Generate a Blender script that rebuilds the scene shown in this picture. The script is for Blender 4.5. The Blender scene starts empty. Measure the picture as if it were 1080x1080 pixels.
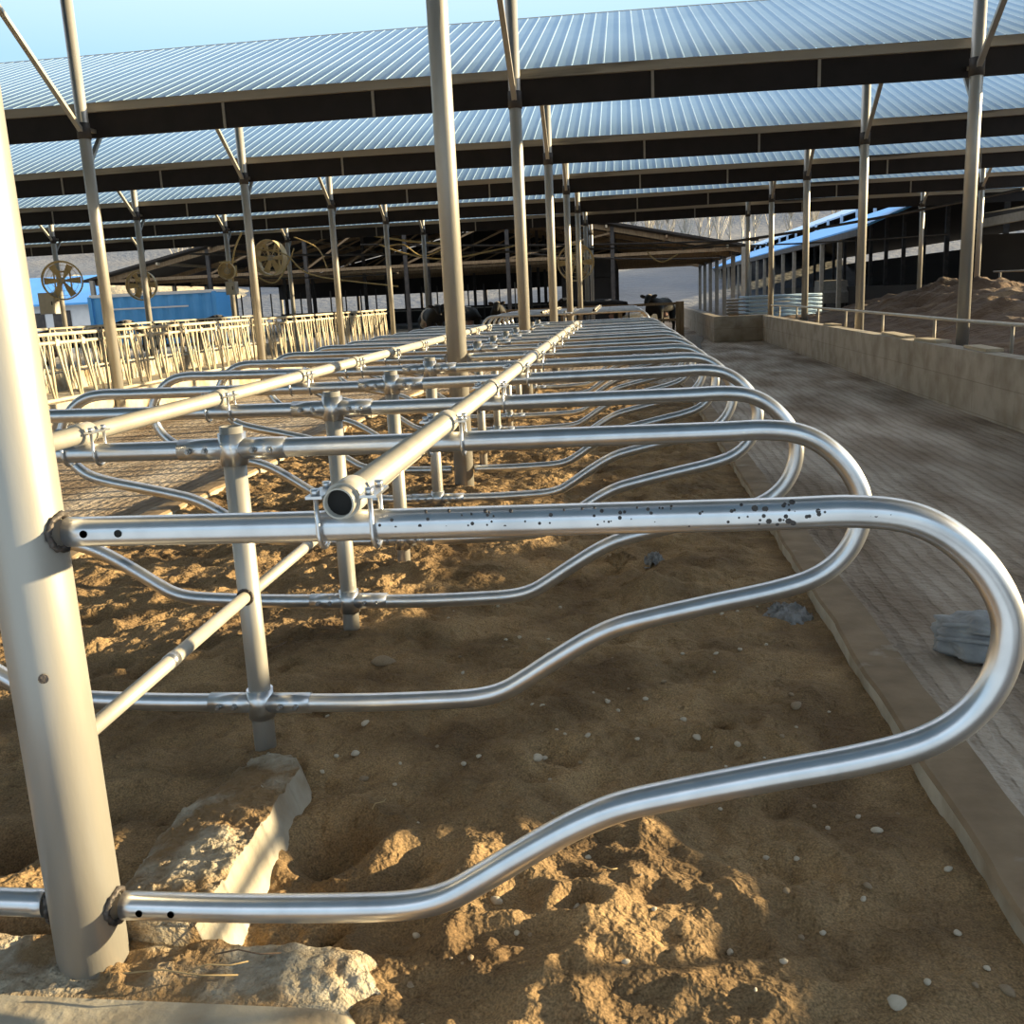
import bpy, bmesh, math, random
from mathutils import Vector, Matrix, noise
import numpy as np
random.seed(7)
S = bpy.context.scene
C = S.collection
PI = math.pi
ORD = ['first','second','third','fourth','fifth','sixth','seventh','eighth','ninth','tenth','eleventh','twelfth','thirteenth','fourteenth',
       'fifteenth','sixteenth','seventeenth','eighteenth','nineteenth','twentieth']

# ------------------------------------------------------------------ materials
def mat(name, col, rough=0.6, metal=0.0, var=None, scale=6.0, detail=4.0, bump=0.0, bscale=None, bdist=0.02, stretch=(1,1,1),
        lo=0.35, hi=0.65, var2=None, scale2=1.0, spec=0.5, lo2=0.5, hi2=0.7):
    m = bpy.data.materials.new(name); m.use_nodes = True
    nt = m.node_tree; N = nt.nodes; L = nt.links
    b = N['Principled BSDF']
    b.inputs['Base Color'].default_value = (*col, 1); b.inputs['Roughness'].default_value = rough; b.inputs['Metallic'].default_value = metal
    b.inputs['Specular IOR Level'].default_value = spec
    tc = N.new('ShaderNodeTexCoord'); mp = N.new('ShaderNodeMapping'); mp.inputs['Scale'].default_value = stretch
    L.new(tc.outputs['Object'], mp.inputs['Vector'])
    col_out = None
    if var:
        n = N.new('ShaderNodeTexNoise'); n.inputs['Scale'].default_value = scale; n.inputs['Detail'].default_value = detail
        L.new(mp.outputs[0], n.inputs['Vector'])
        r = N.new('ShaderNodeValToRGB'); e = r.color_ramp.elements
        e[0].position = lo; e[0].color = (*col, 1); e[1].position = hi; e[1].color = (*var, 1)
        L.new(n.outputs['Fac'], r.inputs['Fac']); col_out = r.outputs['Color']
        if var2:
            n2 = N.new('ShaderNodeTexNoise'); n2.inputs['Scale'].default_value = scale2; n2.inputs['Detail'].default_value = 5
            L.new(mp.outputs[0], n2.inputs['Vector'])
            r2 = N.new('ShaderNodeValToRGB'); r2.color_ramp.elements[0].position = lo2; r2.color_ramp.elements[1].position = hi2
            L.new(n2.outputs['Fac'], r2.inputs['Fac'])
            mx = N.new('ShaderNodeMix'); mx.data_type = 'RGBA'
            L.new(r2.outputs['Color'], mx.inputs['Factor']); L.new(col_out, mx.inputs['A']); mx.inputs['B'].default_value = (*var2, 1)
            col_out = mx.outputs['Result']
        L.new(col_out, b.inputs['Base Color'])
    if bump:
        nb = N.new('ShaderNodeTexNoise'); nb.inputs['Scale'].default_value = bscale or scale*3; nb.inputs['Detail'].default_value = 6
        L.new(mp.outputs[0], nb.inputs['Vector'])
        bp = N.new('ShaderNodeBump'); bp.inputs['Strength'].default_value = bump; bp.inputs['Distance'].default_value = bdist
        L.new(nb.outputs['Fac'], bp.inputs['Height']); L.new(bp.outputs['Normal'], b.inputs['Normal'])
    return m

M = {}
M['galv'] = mat('galvanized_steel', (0.66,0.67,0.69), 0.29, 0.93, (0.75,0.76,0.78), 14, bump=0.04, bscale=60, bdist=0.002, var2=(0.48,0.49,0.51), scale2=5, lo2=.58, hi2=.85)
M['post'] = mat('weathered_zinc_post', (0.40,0.385,0.355), 0.42, 0.5, (0.47,0.45,0.41), 3, bump=0.15, bscale=70, bdist=0.003, stretch=(1,1,.25), var2=(0.36,0.34,0.31), scale2=7, lo2=.55, hi2=.8)
M['rail'] = mat('pale_dusty_zinc', (0.44,0.41,0.355), 0.48, 0.3, (0.51,0.48,0.42), 8, bump=0.15, bscale=70, bdist=0.002)
M['lock'] = mat('cream_dusty_steel', (0.50,0.44,0.33), 0.6, 0.05, (0.57,0.51,0.40), 4)
M['bolt'] = mat('bolt_steel', (0.42,0.42,0.42), 0.4, 0.9, (0.3,0.3,0.3), 40)
M['weld'] = mat('burnt_weld', (0.035,0.033,0.032), 0.55, 0.5, (0.13,0.11,0.10), 60, bump=0.8, bscale=120, bdist=0.006)
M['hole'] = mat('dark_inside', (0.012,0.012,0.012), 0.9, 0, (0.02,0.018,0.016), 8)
M['splash'] = mat('dark_mud_splash', (0.05,0.045,0.045), 0.8, 0, (0.09,0.08,0.075), 60)
M['sheet'] = mat('roof_sheet', (0.165,0.275,0.395), 0.8, 0, (0.195,0.31,0.43), .7, bump=0.05, bscale=2, bdist=.01, spec=.2)
M['rib'] = mat('roof_rib', (0.24,0.355,0.47), 0.7, 0, (0.27,0.385,0.50), .7, spec=.3)
M['purlin'] = mat('purlin_steel', (0.32,0.28,0.225), 0.6, 0.1, (0.42,0.38,0.31), 1.2, stretch=(.3,3,3), var2=(.05,.045,.04), scale2=.8, lo2=.58, hi2=.68)
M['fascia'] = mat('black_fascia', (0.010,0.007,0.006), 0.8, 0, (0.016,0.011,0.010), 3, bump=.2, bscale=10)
M['strap'] = mat('grey_strap', (0.32,0.29,0.25), 0.6, 0.2, (0.26,0.24,0.20), 6)
M['darkmetal'] = mat('dark_pipe', (0.045,0.042,0.042), 0.6, 0.3, (0.08,0.07,0.065), 4)
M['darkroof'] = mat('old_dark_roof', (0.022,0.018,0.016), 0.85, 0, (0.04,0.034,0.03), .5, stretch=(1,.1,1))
M['brownwood'] = mat('brown_timber', (0.20,0.13,0.07), 0.8, 0, (0.30,0.21,0.12), 5, stretch=(4,4,.5), bump=.3, bscale=20)
M['plank'] = mat('pale_plank', (0.42,0.34,0.23), 0.8, 0, (0.52,0.44,0.32), 3, stretch=(4,.4,4), bump=.2, bscale=30)
M['bluepaint'] = mat('blue_paint', (0.07,0.32,0.72), 0.5, 0, (0.09,0.36,0.78), 1.0)
M['lightblue'] = mat('pale_blue_paint', (0.35,0.52,0.72), 0.5, 0, (0.42,0.58,0.76), .8)
M['white'] = mat('white_paint', (0.7,0.72,0.75), 0.5, 0, (0.62,0.64,0.67), 2)
M['greybox'] = mat('grey_enclosure', (0.38,0.36,0.32), 0.5, 0, (0.46,0.43,0.38), 3)
M['fan'] = mat('fan_galvanized_sun_tint', (0.66,0.50,0.24), 0.5, 0.1, (0.75,0.58,0.32), 5)  # golden sunlight put into the base colour of the roof-shaded fans
M['hose'] = mat('hose_sun_tint', (0.5,0.36,0.15), 0.6, 0, (0.6,0.45,0.2), 9)  # warm sunlight on the hoses painted in as a yellow base colour
M['cowblack'] = mat('cow_hide', (0.012,0.011,0.011), 0.75, 0, (0.55,0.47,0.38), 1.6, detail=1, lo=.585, hi=.60)
M['horn'] = mat('cow_ear', (0.03,0.025,0.022), 0.8, 0, (0.05,0.04,0.04), 9)
M['udder'] = mat('pink_udder', (0.5,0.3,0.24), 0.7, 0, (0.42,0.25,0.2), 9)
M['bark'] = mat('pale_bark', (0.48,0.44,0.38), 0.9, 0, (0.6,0.56,0.49), 3)
M['hill'] = mat('winter_hillside', (0.105,0.105,0.11), 0.95, 0, (0.18,0.175,0.17), .09, detail=9, bump=.6, bscale=1.2, bdist=.6, var2=(0.085,0.10,0.125), scale2=.03, lo2=.45, hi2=.6)
M['straw'] = mat('dry_straw', (0.52,0.42,0.26), 0.9, 0, (0.36,0.28,0.17), .8, bump=1, bscale=3, bdist=.3)
M['stone'] = mat('pale_stone', (0.46,0.39,0.29), 0.9, 0, (0.58,0.52,0.42), 25, bump=.3, bscale=60, bdist=.003)
M['stone_brown'] = mat('brown_stone', (0.25,0.18,0.11), 0.9, 0, (0.35,0.27,0.18), 18, bump=.4, bscale=60, bdist=.004)
M['cloth'] = mat('grey_blue_sackcloth', (0.24,0.245,0.25), 0.9, 0, (0.38,0.385,0.385), 9, bump=.6, bscale=45, bdist=.006)
M['dung'] = mat('dried_grey_dung', (0.16,0.155,0.15), 0.95, 0, (0.30,0.30,0.30), 25, bump=1, bscale=50, bdist=.02)
M['straw_bit'] = mat('straw_stalk', (0.45,0.33,0.17), 0.8, 0, (0.35,0.25,0.12), 30)
M['twig'] = mat('dark_twig', (0.12,0.08,0.05), 0.85, 0, (0.18,0.12,0.08), 30)
M['soil'] = mat('dark_soil', (0.095,0.058,0.034), 0.95, 0, (0.15,0.095,0.058), 1.5, detail=8, bump=1, bscale=4, bdist=.12, var2=(.24,.16,.09), scale2=.7, lo2=.6, hi2=.75)
M['field'] = mat('bare_field', (0.17,0.15,0.13), 0.95, 0, (0.25,0.23,0.21), .2, detail=8, bump=.8, bscale=1, bdist=.2)
M['concrete'] = mat('cream_concrete', (0.36,0.315,0.24), 0.9, 0, (0.50,0.45,0.36), 5, detail=7, bump=.5, bscale=40, bdist=.006, var2=(.24,.17,.10), scale2=2.2, lo2=.5, hi2=.68)
M['mortar'] = mat('crumbled_mortar', (0.36,0.30,0.215), 0.95, 0, (0.52,0.46,0.36), 22, detail=7, bump=1, bscale=55, bdist=.03, var2=(.27,.175,.085), scale2=5, lo2=.42, hi2=.56)
M['kerb'] = mat('dusty_kerb', (0.19,0.13,0.075), 0.92, 0, (0.27,0.195,0.12), 6, detail=7, bump=.5, bscale=45, bdist=.005, var2=(.40,.36,.30), scale2=3.2, lo2=.64, hi2=.74)
M['kerbface'] = M['concrete']
M['feed'] = mat('pale_feed_floor', (0.42,0.36,0.27), 0.85, 0, (0.52,0.46,0.36), 1.2, detail=6, bump=.3, bscale=8, bdist=.02)

def sand_material():
    m = bpy.data.materials.new('bedding_sand'); m.use_nodes = True
    nt = m.node_tree; N = nt.nodes; L = nt.links; b = N['Principled BSDF']
    b.inputs['Roughness'].default_value = .95; b.inputs['Specular IOR Level'].default_value = .15
    tc = N.new('ShaderNodeTexCoord')
    n = N.new('ShaderNodeTexNoise'); n.inputs['Scale'].default_value = 2.2; n.inputs['Detail'].default_value = 9
    L.new(tc.outputs['Object'], n.inputs['Vector'])
    r = N.new('ShaderNodeValToRGB'); e = r.color_ramp.elements
    e[0].position = .34; e[0].color = (.155,.102,.056,1); e[1].position = .66; e[1].color = (.36,.25,.138,1)
    L.new(n.outputs['Fac'], r.inputs['Fac'])
    g = N.new('ShaderNodeTexNoise'); g.inputs['Scale'].default_value = 170; g.inputs['Detail'].default_value = 3
    L.new(tc.outputs['Object'], g.inputs['Vector'])
    gr = N.new('ShaderNodeValToRGB'); gr.color_ramp.elements[0].position = .3; gr.color_ramp.elements[0].color = (.55,.55,.55,1)
    gr.color_ramp.elements[1].position = .75; gr.color_ramp.elements[1].color = (1.45,1.4,1.3,1)
    L.new(g.outputs['Fac'], gr.inputs['Fac'])
    mx = N.new('ShaderNodeMix'); mx.data_type = 'RGBA'; mx.blend_type = 'MULTIPLY'; mx.inputs['Factor'].default_value = 1
    L.new(r.outputs['Color'], mx.inputs['A']); L.new(gr.outputs['Color'], mx.inputs['B'])
    L.new(mx.outputs['Result'], b.inputs['Base Color'])
    n2 = N.new('ShaderNodeTexNoise'); n2.inputs['Scale'].default_value = 11; n2.inputs['Detail'].default_value = 3; n2.inputs['Roughness'].default_value = .55
    n4 = N.new('ShaderNodeTexNoise'); n4.inputs['Scale'].default_value = 42; n4.inputs['Detail'].default_value = 2.5
    L.new(tc.outputs['Object'], n4.inputs['Vector'])
    L.new(tc.outputs['Object'], n2.inputs['Vector'])
    bp = N.new('ShaderNodeBump'); bp.inputs['Strength'].default_value = 1.0; bp.inputs['Distance'].default_value = .06
    L.new(n2.outputs['Fac'], bp.inputs['Height'])
    b4 = N.new('ShaderNodeBump'); b4.inputs['Strength'].default_value = 1; b4.inputs['Distance'].default_value = .009
    L.new(n4.outputs['Fac'], b4.inputs['Height']); L.new(bp.outputs['Normal'], b4.inputs['Normal'])
    bp2 = N.new('ShaderNodeBump'); bp2.inputs['Strength'].default_value = .5; bp2.inputs['Distance'].default_value = .004
    L.new(g.outputs['Fac'], bp2.inputs['Height']); L.new(b4.outputs['Normal'], bp2.inputs['Normal'])
    L.new(bp2.outputs['Normal'], b.inputs['Normal'])
    return m
M['sand'] = sand_material()

def alley_material():
    m = bpy.data.materials.new('grooved_alley'); m.use_nodes = True
    nt = m.node_tree; N = nt.nodes; L = nt.links; b = N['Principled BSDF']
    b.inputs['Specular IOR Level'].default_value = .3
    tc = N.new('ShaderNodeTexCoord')
    nd = N.new('ShaderNodeTexNoise'); nd.inputs['Scale'].default_value = 1.6; nd.inputs['Detail'].default_value = 5
    L.new(tc.outputs['Object'], nd.inputs['Vector'])
    sc = N.new('ShaderNodeVectorMath'); sc.operation = 'SCALE'; sc.inputs['Scale'].default_value = .12
    L.new(nd.outputs['Color'], sc.inputs[0])
    ad = N.new('ShaderNodeVectorMath'); L.new(tc.outputs['Object'], ad.inputs[0]); L.new(sc.outputs[0], ad.inputs[1])
    w = N.new('ShaderNodeTexWave'); w.wave_type = 'BANDS'; w.bands_direction = 'X'; w.inputs['Scale'].default_value = 3.2
    w.inputs['Distortion'].default_value = .6; w.inputs['Detail'].default_value = 3; w.inputs['Detail Scale'].default_value = 4
    L.new(ad.outputs[0], w.inputs['Vector'])
    n = N.new('ShaderNodeTexNoise'); n.inputs['Scale'].default_value = 1.1; n.inputs['Detail'].default_value = 8
    mp = N.new('ShaderNodeMapping'); mp.inputs['Scale'].default_value = (1.6,.45,1); L.new(tc.outputs['Object'], mp.inputs['Vector']); L.new(mp.outputs[0], n.inputs['Vector'])
    r = N.new('ShaderNodeValToRGB'); e = r.color_ramp.elements
    e[0].position = .36; e[0].color = (.23,.17,.118,1); e[1].position = .66; e[1].color = (.50,.42,.335,1)
    L.new(n.outputs['Fac'], r.inputs['Fac'])
    wr = N.new('ShaderNodeValToRGB'); wr.color_ramp.elements[0].position = .12; wr.color_ramp.elements[0]  .color = (.68,.65,.62,1); wr.color_ramp.elements[1].position = .4
    L.new(w.outputs['Color'], wr.inputs['Fac'])
    mx = N.new('ShaderNodeMix'); mx.data_type = 'RGBA'; mx.blend_type = 'MULTIPLY'; mx.inputs['Factor'].default_value = .55
    L.new(r.outputs['Color'], mx.inputs['A']); L.new(wr.outputs['Color'], mx.inputs['B'])
    L.new(mx.outputs['Result'], b.inputs['Base Color'])
    rr = N.new('ShaderNodeValToRGB'); rr.color_ramp.elements[0].position = .4; rr.color_ramp.elements[0].color = (.9,.9,.9,1)
    rr.color_ramp.elements[1].position = .7; rr.color_ramp.elements[1].color = (.55,.55,.55,1)
    L.new(n.outputs['Fac'], rr.inputs['Fac']); L.new(rr.outputs['Color'], b.inputs['Roughness'])
    n3 = N.new('ShaderNodeTexNoise'); n3.inputs['Scale'].default_value = 17; n3.inputs['Detail'].default_value = 3.5
    L.new(tc.outputs['Object'], n3.inputs['Vector'])
    b1 = N.new('ShaderNodeBump'); b1.inputs['Strength'].default_value = .7; b1.inputs['Distance'].default_value = .02; L.new(wr.outputs['Color'], b1.inputs['Height'])
    b2 = N.new('ShaderNodeBump'); b2.inputs['Strength'].default_value = .8; b2.inputs['Distance'].default_value = .045; L.new(n3.outputs['Fac'], b2.inputs['Height'])
    L.new(b1.outputs['Normal'], b2.inputs['Normal']); L.new(b2.outputs['Normal'], b.inputs['Normal'])
    return m
M['alley'] = alley_material()

def block_wall_material():
    m = bpy.data.materials.new('rendered_block_wall'); m.use_nodes = True
    nt = m.node_tree; N = nt.nodes; L = nt.links; b = N['Principled BSDF']; b.inputs['Roughness'].default_value = .9
    tc = N.new('ShaderNodeTexCoord')
    sp = N.new('ShaderNodeSeparateXYZ'); cb = N.new('ShaderNodeCombineXYZ')
    L.new(tc.outputs['Object'], sp.inputs[0])
    sm = N.new('ShaderNodeMath'); sm.operation = 'ADD'; L.new(sp.outputs['X'], sm.inputs[0]); L.new(sp.outputs['Y'], sm.inputs[1])
    L.new(sm.outputs[0], cb.inputs['X']); L.new(sp.outputs['Z'], cb.inputs['Y'])
    br = N.new('ShaderNodeTexBrick'); br.inputs['Scale'].default_value = 1; br.inputs['Brick Width'].default_value = 1.3; br.inputs['Row Height'].default_value = .37
    br.inputs['Mortar Size'].default_value = .008; br.inputs['Mortar Smooth'].default_value = .6
    br.inputs['Color1'].default_value = (.43,.38,.31,1); br.inputs['Color2'].default_value = (.46,.405,.335,1); br.inputs['Mortar'].default_value = (.33,.285,.23,1)
    L.new(cb.outputs[0], br.inputs['Vector'])
    n = N.new('ShaderNodeTexNoise'); n.inputs['Scale'].default_value = 3; n.inputs['Detail'].default_value = 8; L.new(tc.outputs['Object'], n.inputs['Vector'])
    r = N.new('ShaderNodeValToRGB'); r.color_ramp.elements[0].position = .3; r.color_ramp.elements[0].color = (.68,.64,.58,1); r.color_ramp.elements[1].position = .6
    L.new(n.outputs['Fac'], r.inputs['Fac'])
    mx = N.new('ShaderNodeMix'); mx.data_type = 'RGBA'; mx.blend_type = 'MULTIPLY'; mx.inputs['Factor'].default_value = 1
    L.new(br.outputs['Color'], mx.inputs['A']); L.new(r.outputs['Color'], mx.inputs['B']); L.new(mx.outputs['Result'], b.inputs['Base Color'])
    bp = N.new('ShaderNodeBump'); bp.inputs['Strength'].default_value = .35; bp.inputs['Distance'].default_value = .02; L.new(n.outputs['Fac'], bp.inputs['Height'])
    L.new(bp.outputs['Normal'], b.inputs['Normal'])
    return m
M['wall'] = block_wall_material()
M['water'] = mat('wet_slurry', (0.05,0.055,0.065), 0.12, 0, (0.10,0.10,0.11), 3, bump=.25, bscale=6, bdist=.02)

# ------------------------------------------------------------------ mesh helpers
class MB:
    """collects vertices and faces of one mesh"""
    def __init__(s): s.v = []; s.f = []; s.smooth = []
    def add(s, v, f, smooth=False):
        o = len(s.v); s.v += [tuple(p) for p in v]; s.f += [tuple(i+o for i in q) for q in f]; s.smooth += [smooth]*len(f); return s
    def box(s, a, b):
        (x0,y0,z0),(x1,y1,z1) = a, b
        v = [(x0,y0,z0),(x1,y0,z0),(x1,y1,z0),(x0,y1,z0),(x0,y0,z1),(x1,y0,z1),(x1,y1,z1),(x0,y1,z1)]
        return s.add(v, [(0,3,2,1),(4,5,6,7),(0,1,5,4),(1,2,6,5),(2,3,7,6),(3,0,4,7)])
    def bar(s, p, q, w, h):
        p = Vector(p); q = Vector(q); d = (q-p).normalized()
        u = d.cross(Vector((0,0,1)))
        if u.length < 1e-3: u = Vector((1,0,0))
        u.normalize(); n = u.cross(d)
        v = []
        for c in (p, q):
            for a, b in ((-1,-1),(1,-1),(1,1),(-1,1)): v.append(c + u*a*w/2 + n*b*h/2)
        return s.add(v, [(0,1,2,3),(7,6,5,4),(0,4,5,1),(1,5,6,2),(2,6,7,3),(3,7,4,0)])
    def tube(s, path, r, seg=12, cap=True):
        P = [Vector(p) for p in path]; n = len(P)
        R = r if isinstance(r, (list, tuple)) else [r]*n
        t0 = (P[1]-P[0]).normalized()
        u = t0.cross(Vector((0,0,1)))
        if u.length < 1e-3: u = t0.cross(Vector((0,1,0)))
        u.normalize(); v = []; f = []
        for i in range(n):
            t = (P[min(i+1,n-1)]-P[max(i-1,0)]).normalized()
            u = (u - t*u.dot(t)).normalized(); w = t.cross(u)
            for k in range(seg):
                a = 2*PI*k/seg; v.append(P[i] + (u*math.cos(a)+w*math.sin(a))*R[i])
        for i in range(n-1):
            for k in range(seg):
                f.append((i*seg+k, i*seg+(k+1)%seg, (i+1)*seg+(k+1)%seg, (i+1)*seg+k))
        s.add(v, f, True)
        if cap:
            o = len(s.v) - len(v)
            s.f.append(tuple(o+k for k in range(seg))[::-1]); s.smooth.append(False)
            s.f.append(tuple(o+(n-1)*seg+k for k in range(seg))); s.smooth.append(False)
        return s
    def pipe(s, p, q, r, t=.005, seg=24):
        """open-ended hollow pipe"""
        p = Vector(p); q = Vector(q)
        s.tube([p, q], r, seg, False)
        o = len(s.v); d = (q-p).normalized()
        s.tube([q, p], r-t, seg, False)
        a0 = o - 2*seg; b0 = o
        # end rings: match by nearest vertex
        for (ra, rb) in ((a0, b0+seg), (a0+seg, b0)):
            va = [Vector(s.v[ra+k]) for k in range(seg)]; vb = [Vector(s.v[rb+k]) for k in range(seg)]
            m = [min(range(seg), key=lambda j: (vb[j]-x).length) for x in va]
            for k in range(seg):
                k2 = (k+1) % seg
                s.f.append((ra+k, rb+m[k], rb+m[k2], ra+k2)); s.smooth.append(False)
        return s
    def ball(s, c, r, seg=10, rings=6, sq=(1,1,1)):
        c = Vector(c); v = []; f = []
        for i in range(rings+1):
            th = PI*i/rings
            for k in range(seg):
                a = 2*PI*k/seg
                v.append(c + Vector((r*math.sin(th)*math.cos(a)*sq[0], r*math.sin(th)*math.sin(a)*sq[1], r*math.cos(th)*sq[2])))
        for i in range(rings):
            for k in range(seg): f.append((i*seg+k, (i+1)*seg+k, (i+1)*seg+(k+1)%seg, i*seg+(k+1)%seg))
        return s.add(v, f, True)
    def ring(s, c, axis, R, r, seg=32, sub=8, a0=0, a1=2*PI):
        c = Vector(c); ax = Vector(axis).normalized(); u = ax.orthogonal().normalized(); w = ax.cross(u)
        pts = [c + (u*math.cos(a0+(a1-a0)*i/seg) + w*math.sin(a0+(a1-a0)*i/seg))*R for i in range(seg+1)]
        return s.tube(pts, r, sub)
    def mesh(s, name, m):
        me = bpy.data.meshes.new(name); me.from_pydata(s.v, [], s.f); me.validate()
        ms = m if isinstance(m, (list, tuple)) else [m]
        for x in ms: me.materials.append(M[x] if isinstance(x, str) else x)
        if len(me.polygons) == len(s.smooth): me.polygons.foreach_set('use_smooth', s.smooth)
        bm = bmesh.new(); bm.from_mesh(me); bmesh.ops.remove_doubles(bm, verts=bm.verts, dist=1e-5); bmesh.ops.recalc_face_normals(bm, faces=bm.faces); bm.to_mesh(me); bm.free()
        me.update(); return me
    def build(s, name, m, parent=None, loc=None, rot=None):
        return link(name, s.mesh(name, m), parent, loc, rot)
def link(name, me, parent=None, loc=None, rot=None):
    o = bpy.data.objects.new(name, me); C.objects.link(o)
    if parent: o.parent = parent
    if loc: o.location = loc
    if rot: o.rotation_euler = rot
    return o
def tag(o, label=None, cat=None, group=None, kind=None):
    if label: o['label'] = label
    if cat: o['category'] = cat
    if group: o['group'] = group
    if kind: o['kind'] = kind
    return o
def thing(name, label, cat, loc=(0,0,0), group=None, rz=0):
    o = bpy.data.objects.new(name, None); C.objects.link(o); o.empty_display_size = .1
    o.location = loc; o.rotation_euler = (0,0,rz)
    return tag(o, label, cat, group)
def dup(o, loc=None, rz=None, label=None, group=None):
    kids = {}
    for ob in C.objects:
        if ob.parent: kids.setdefault(ob.parent.name, []).append(ob)
    def rec(a, par):
        c = a.copy(); C.objects.link(c)
        if par: c.parent = par
        for k in kids.get(a.name, []): rec(k, c)
        return c
    r = rec(o, None)
    if loc is not None: r.location = loc
    if rz is not None: r.rotation_euler = (0,0,rz)
    if label: r['label'] = label
    if group: r['group'] = group
    return r
def catmull(pts, n=8):
    P = [Vector(p) for p in pts]; out = []
    for i in range(len(P)-1):
        a = P[max(i-1,0)]; b = P[i]; c = P[i+1]; d = P[min(i+2,len(P)-1)]
        for k in range(n):
            t = k/n
            out.append(.5*((2*b) + (c-a)*t + (2*a-5*b+4*c-d)*t*t + (3*b-a-3*c+d)*t**3))
    out.append(P[-1]); return out
def fbm(x, y, z=0, o=4, s=1.0):
    return noise.fractal(Vector((x*s, y*s, z)), 1.0, 2.0, o)
def grid_mesh(xs, ys, zf):
    xs = list(xs); ys = list(ys); nx = len(xs)
    b = MB()
    v = [(x, y, zf(x, y)) for y in ys for x in xs]
    f = [(j*nx+i, j*nx+i+1, (j+1)*nx+i+1, (j+1)*nx+i) for j in range(len(ys)-1) for i in range(nx-1)]
    return b.add(v, f, True)
def frange(a, b, n): return [a+(b-a)*i/n for i in range(n+1)]

# ------------------------------------------------------------------ camera
F = 1020.0
def norm(v): v = np.array(v, float); return v/np.linalg.norm(v)
VP = (660.0, 308.0)
Yc = norm([VP[0]-540, VP[1]-540, F])
dn = np.array([217.0, 4570.0, F]); dn = norm(dn - Yc*(dn@Yc))
Zc = -dn; Xc = np.cross(Yc, Zc)
RW = np.array([Xc, Yc, Zc])
right = RW @ np.array([1,0,0]); up = RW @ np.array([0,-1,0]); back = RW @ np.array([0,0,-1])
cam = bpy.data.cameras.new('camera'); cam.sensor_width = 36; cam.sensor_fit = 'AUTO'; cam.lens = F/1080*36; cam.clip_end = 2000; cam.clip_start = .05
co = bpy.data.objects.new('camera', cam); C.objects.link(co)
mw = Matrix.Identity(4)
for i in range(3): mw[i][0] = right[i]; mw[i][1] = up[i]; mw[i][2] = back[i]
mw[2][3] = 1.6
co.matrix_world = mw
S.camera = co

# ------------------------------------------------------------------ light
SUN_EL = math.radians(10); SUN_AZ = math.radians(15)
sd = Vector((math.cos(SUN_EL)*math.cos(SUN_AZ), math.cos(SUN_EL)*math.sin(SUN_AZ), math.sin(SUN_EL)))
su = bpy.data.lights.new('sun', 'SUN'); su.energy = 11.0; su.color = (1.0, .79, .45); su.angle = math.radians(.6)
so = bpy.data.objects.new('sun', su); C.objects.link(so); so.rotation_euler = sd.to_track_quat('Z', 'Y').to_euler(); so.location = (30, -5, 12)
w = bpy.data.worlds.new('sky'); S.world = w; w.use_nodes = True
N = w.node_tree.nodes; L = w.node_tree.links
tc = N.new('ShaderNodeTexCoord'); sx = N.new('ShaderNodeSeparateXYZ'); L.new(tc.outputs['Generated'], sx.inputs[0])
rp = N.new('ShaderNodeValToRGB'); e = rp.color_ramp.elements
e[0].position = 0.0; e[0].color = (.53,.60,.63,1); e[1].position = 1.0; e[1].color = (1.08,1.08,1.10,1)
x = e.new(.22); x.color = (.35,.57,.75,1); x = e.new(.42); x.color = (.82,.92,1.04,1)
L.new(sx.outputs['Z'], rp.inputs['Fac']); bg = N['Background']; L.new(rp.outputs['Color'], bg.inputs['Color']); bg.inputs['Strength'].default_value = 1.0
S.view_settings.view_transform = 'Standard'; S.view_settings.look = 'None'; S.view_settings.exposure = 0.55; S.view_settings.gamma = 1.0
S.view_settings.use_curve_mapping = False

# ------------------------------------------------------------------ dimensions
PX = -1.35
def px_at(y): return PX + .01 - .0085*(y-Y0)
#                    # line of posts down the middle of the stalls
Y0, DY = 1.96, 1.2              # first divider, divider spacing
ROW = [Y0 + 6*k for k in range(0, 8)]
XL, XR = -7.68, 4.53            # roof post rows left and right
KL, KR = .93, 1.13              # kerb
rnd = random.Random(3)
DENTS = []
for i in range(110):
    DENTS.append((rnd.uniform(-3.6,.85), rnd.uniform(1.5,12), rnd.uniform(.05,.13), rnd.uniform(.015,.06)))
DENTS += [(-.93,2.62,.14,.10), (-1.95,2.42,.16,.10), (-.35,2.32,.10,.05), (-.15,2.28,.07,.05), (-.35,3.05,.09,.05), (-.62,2.5,.12,.05), (-1.75,2.75,.14,.05)]
HUMPS = [(-.52,2.42,.09,.05), (-.40,2.36,.05,.05), (-.10,2.28,.10,.045), (-.42,2.12,.16,.04), (-.15,2.02,.2,.025), (-1.72,2.2,.16,.06), (-1.2,7.2,.5,.12), (.12,5.1,.16,.10), (-.05,2.15,.12,.03),
         (-1.62,2.5,.14,.05), (.25,2.35,.1,.04)]
DB = {}
for d in DENTS: 
    for ix in range(int((d[0]-.3)//.4), int((d[0]+.3)//.4)+1):
        for iy in range(int((d[1]-.3)//.4), int((d[1]+.3)//.4)+1): DB.setdefault((ix,iy), []).append(d)
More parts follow.
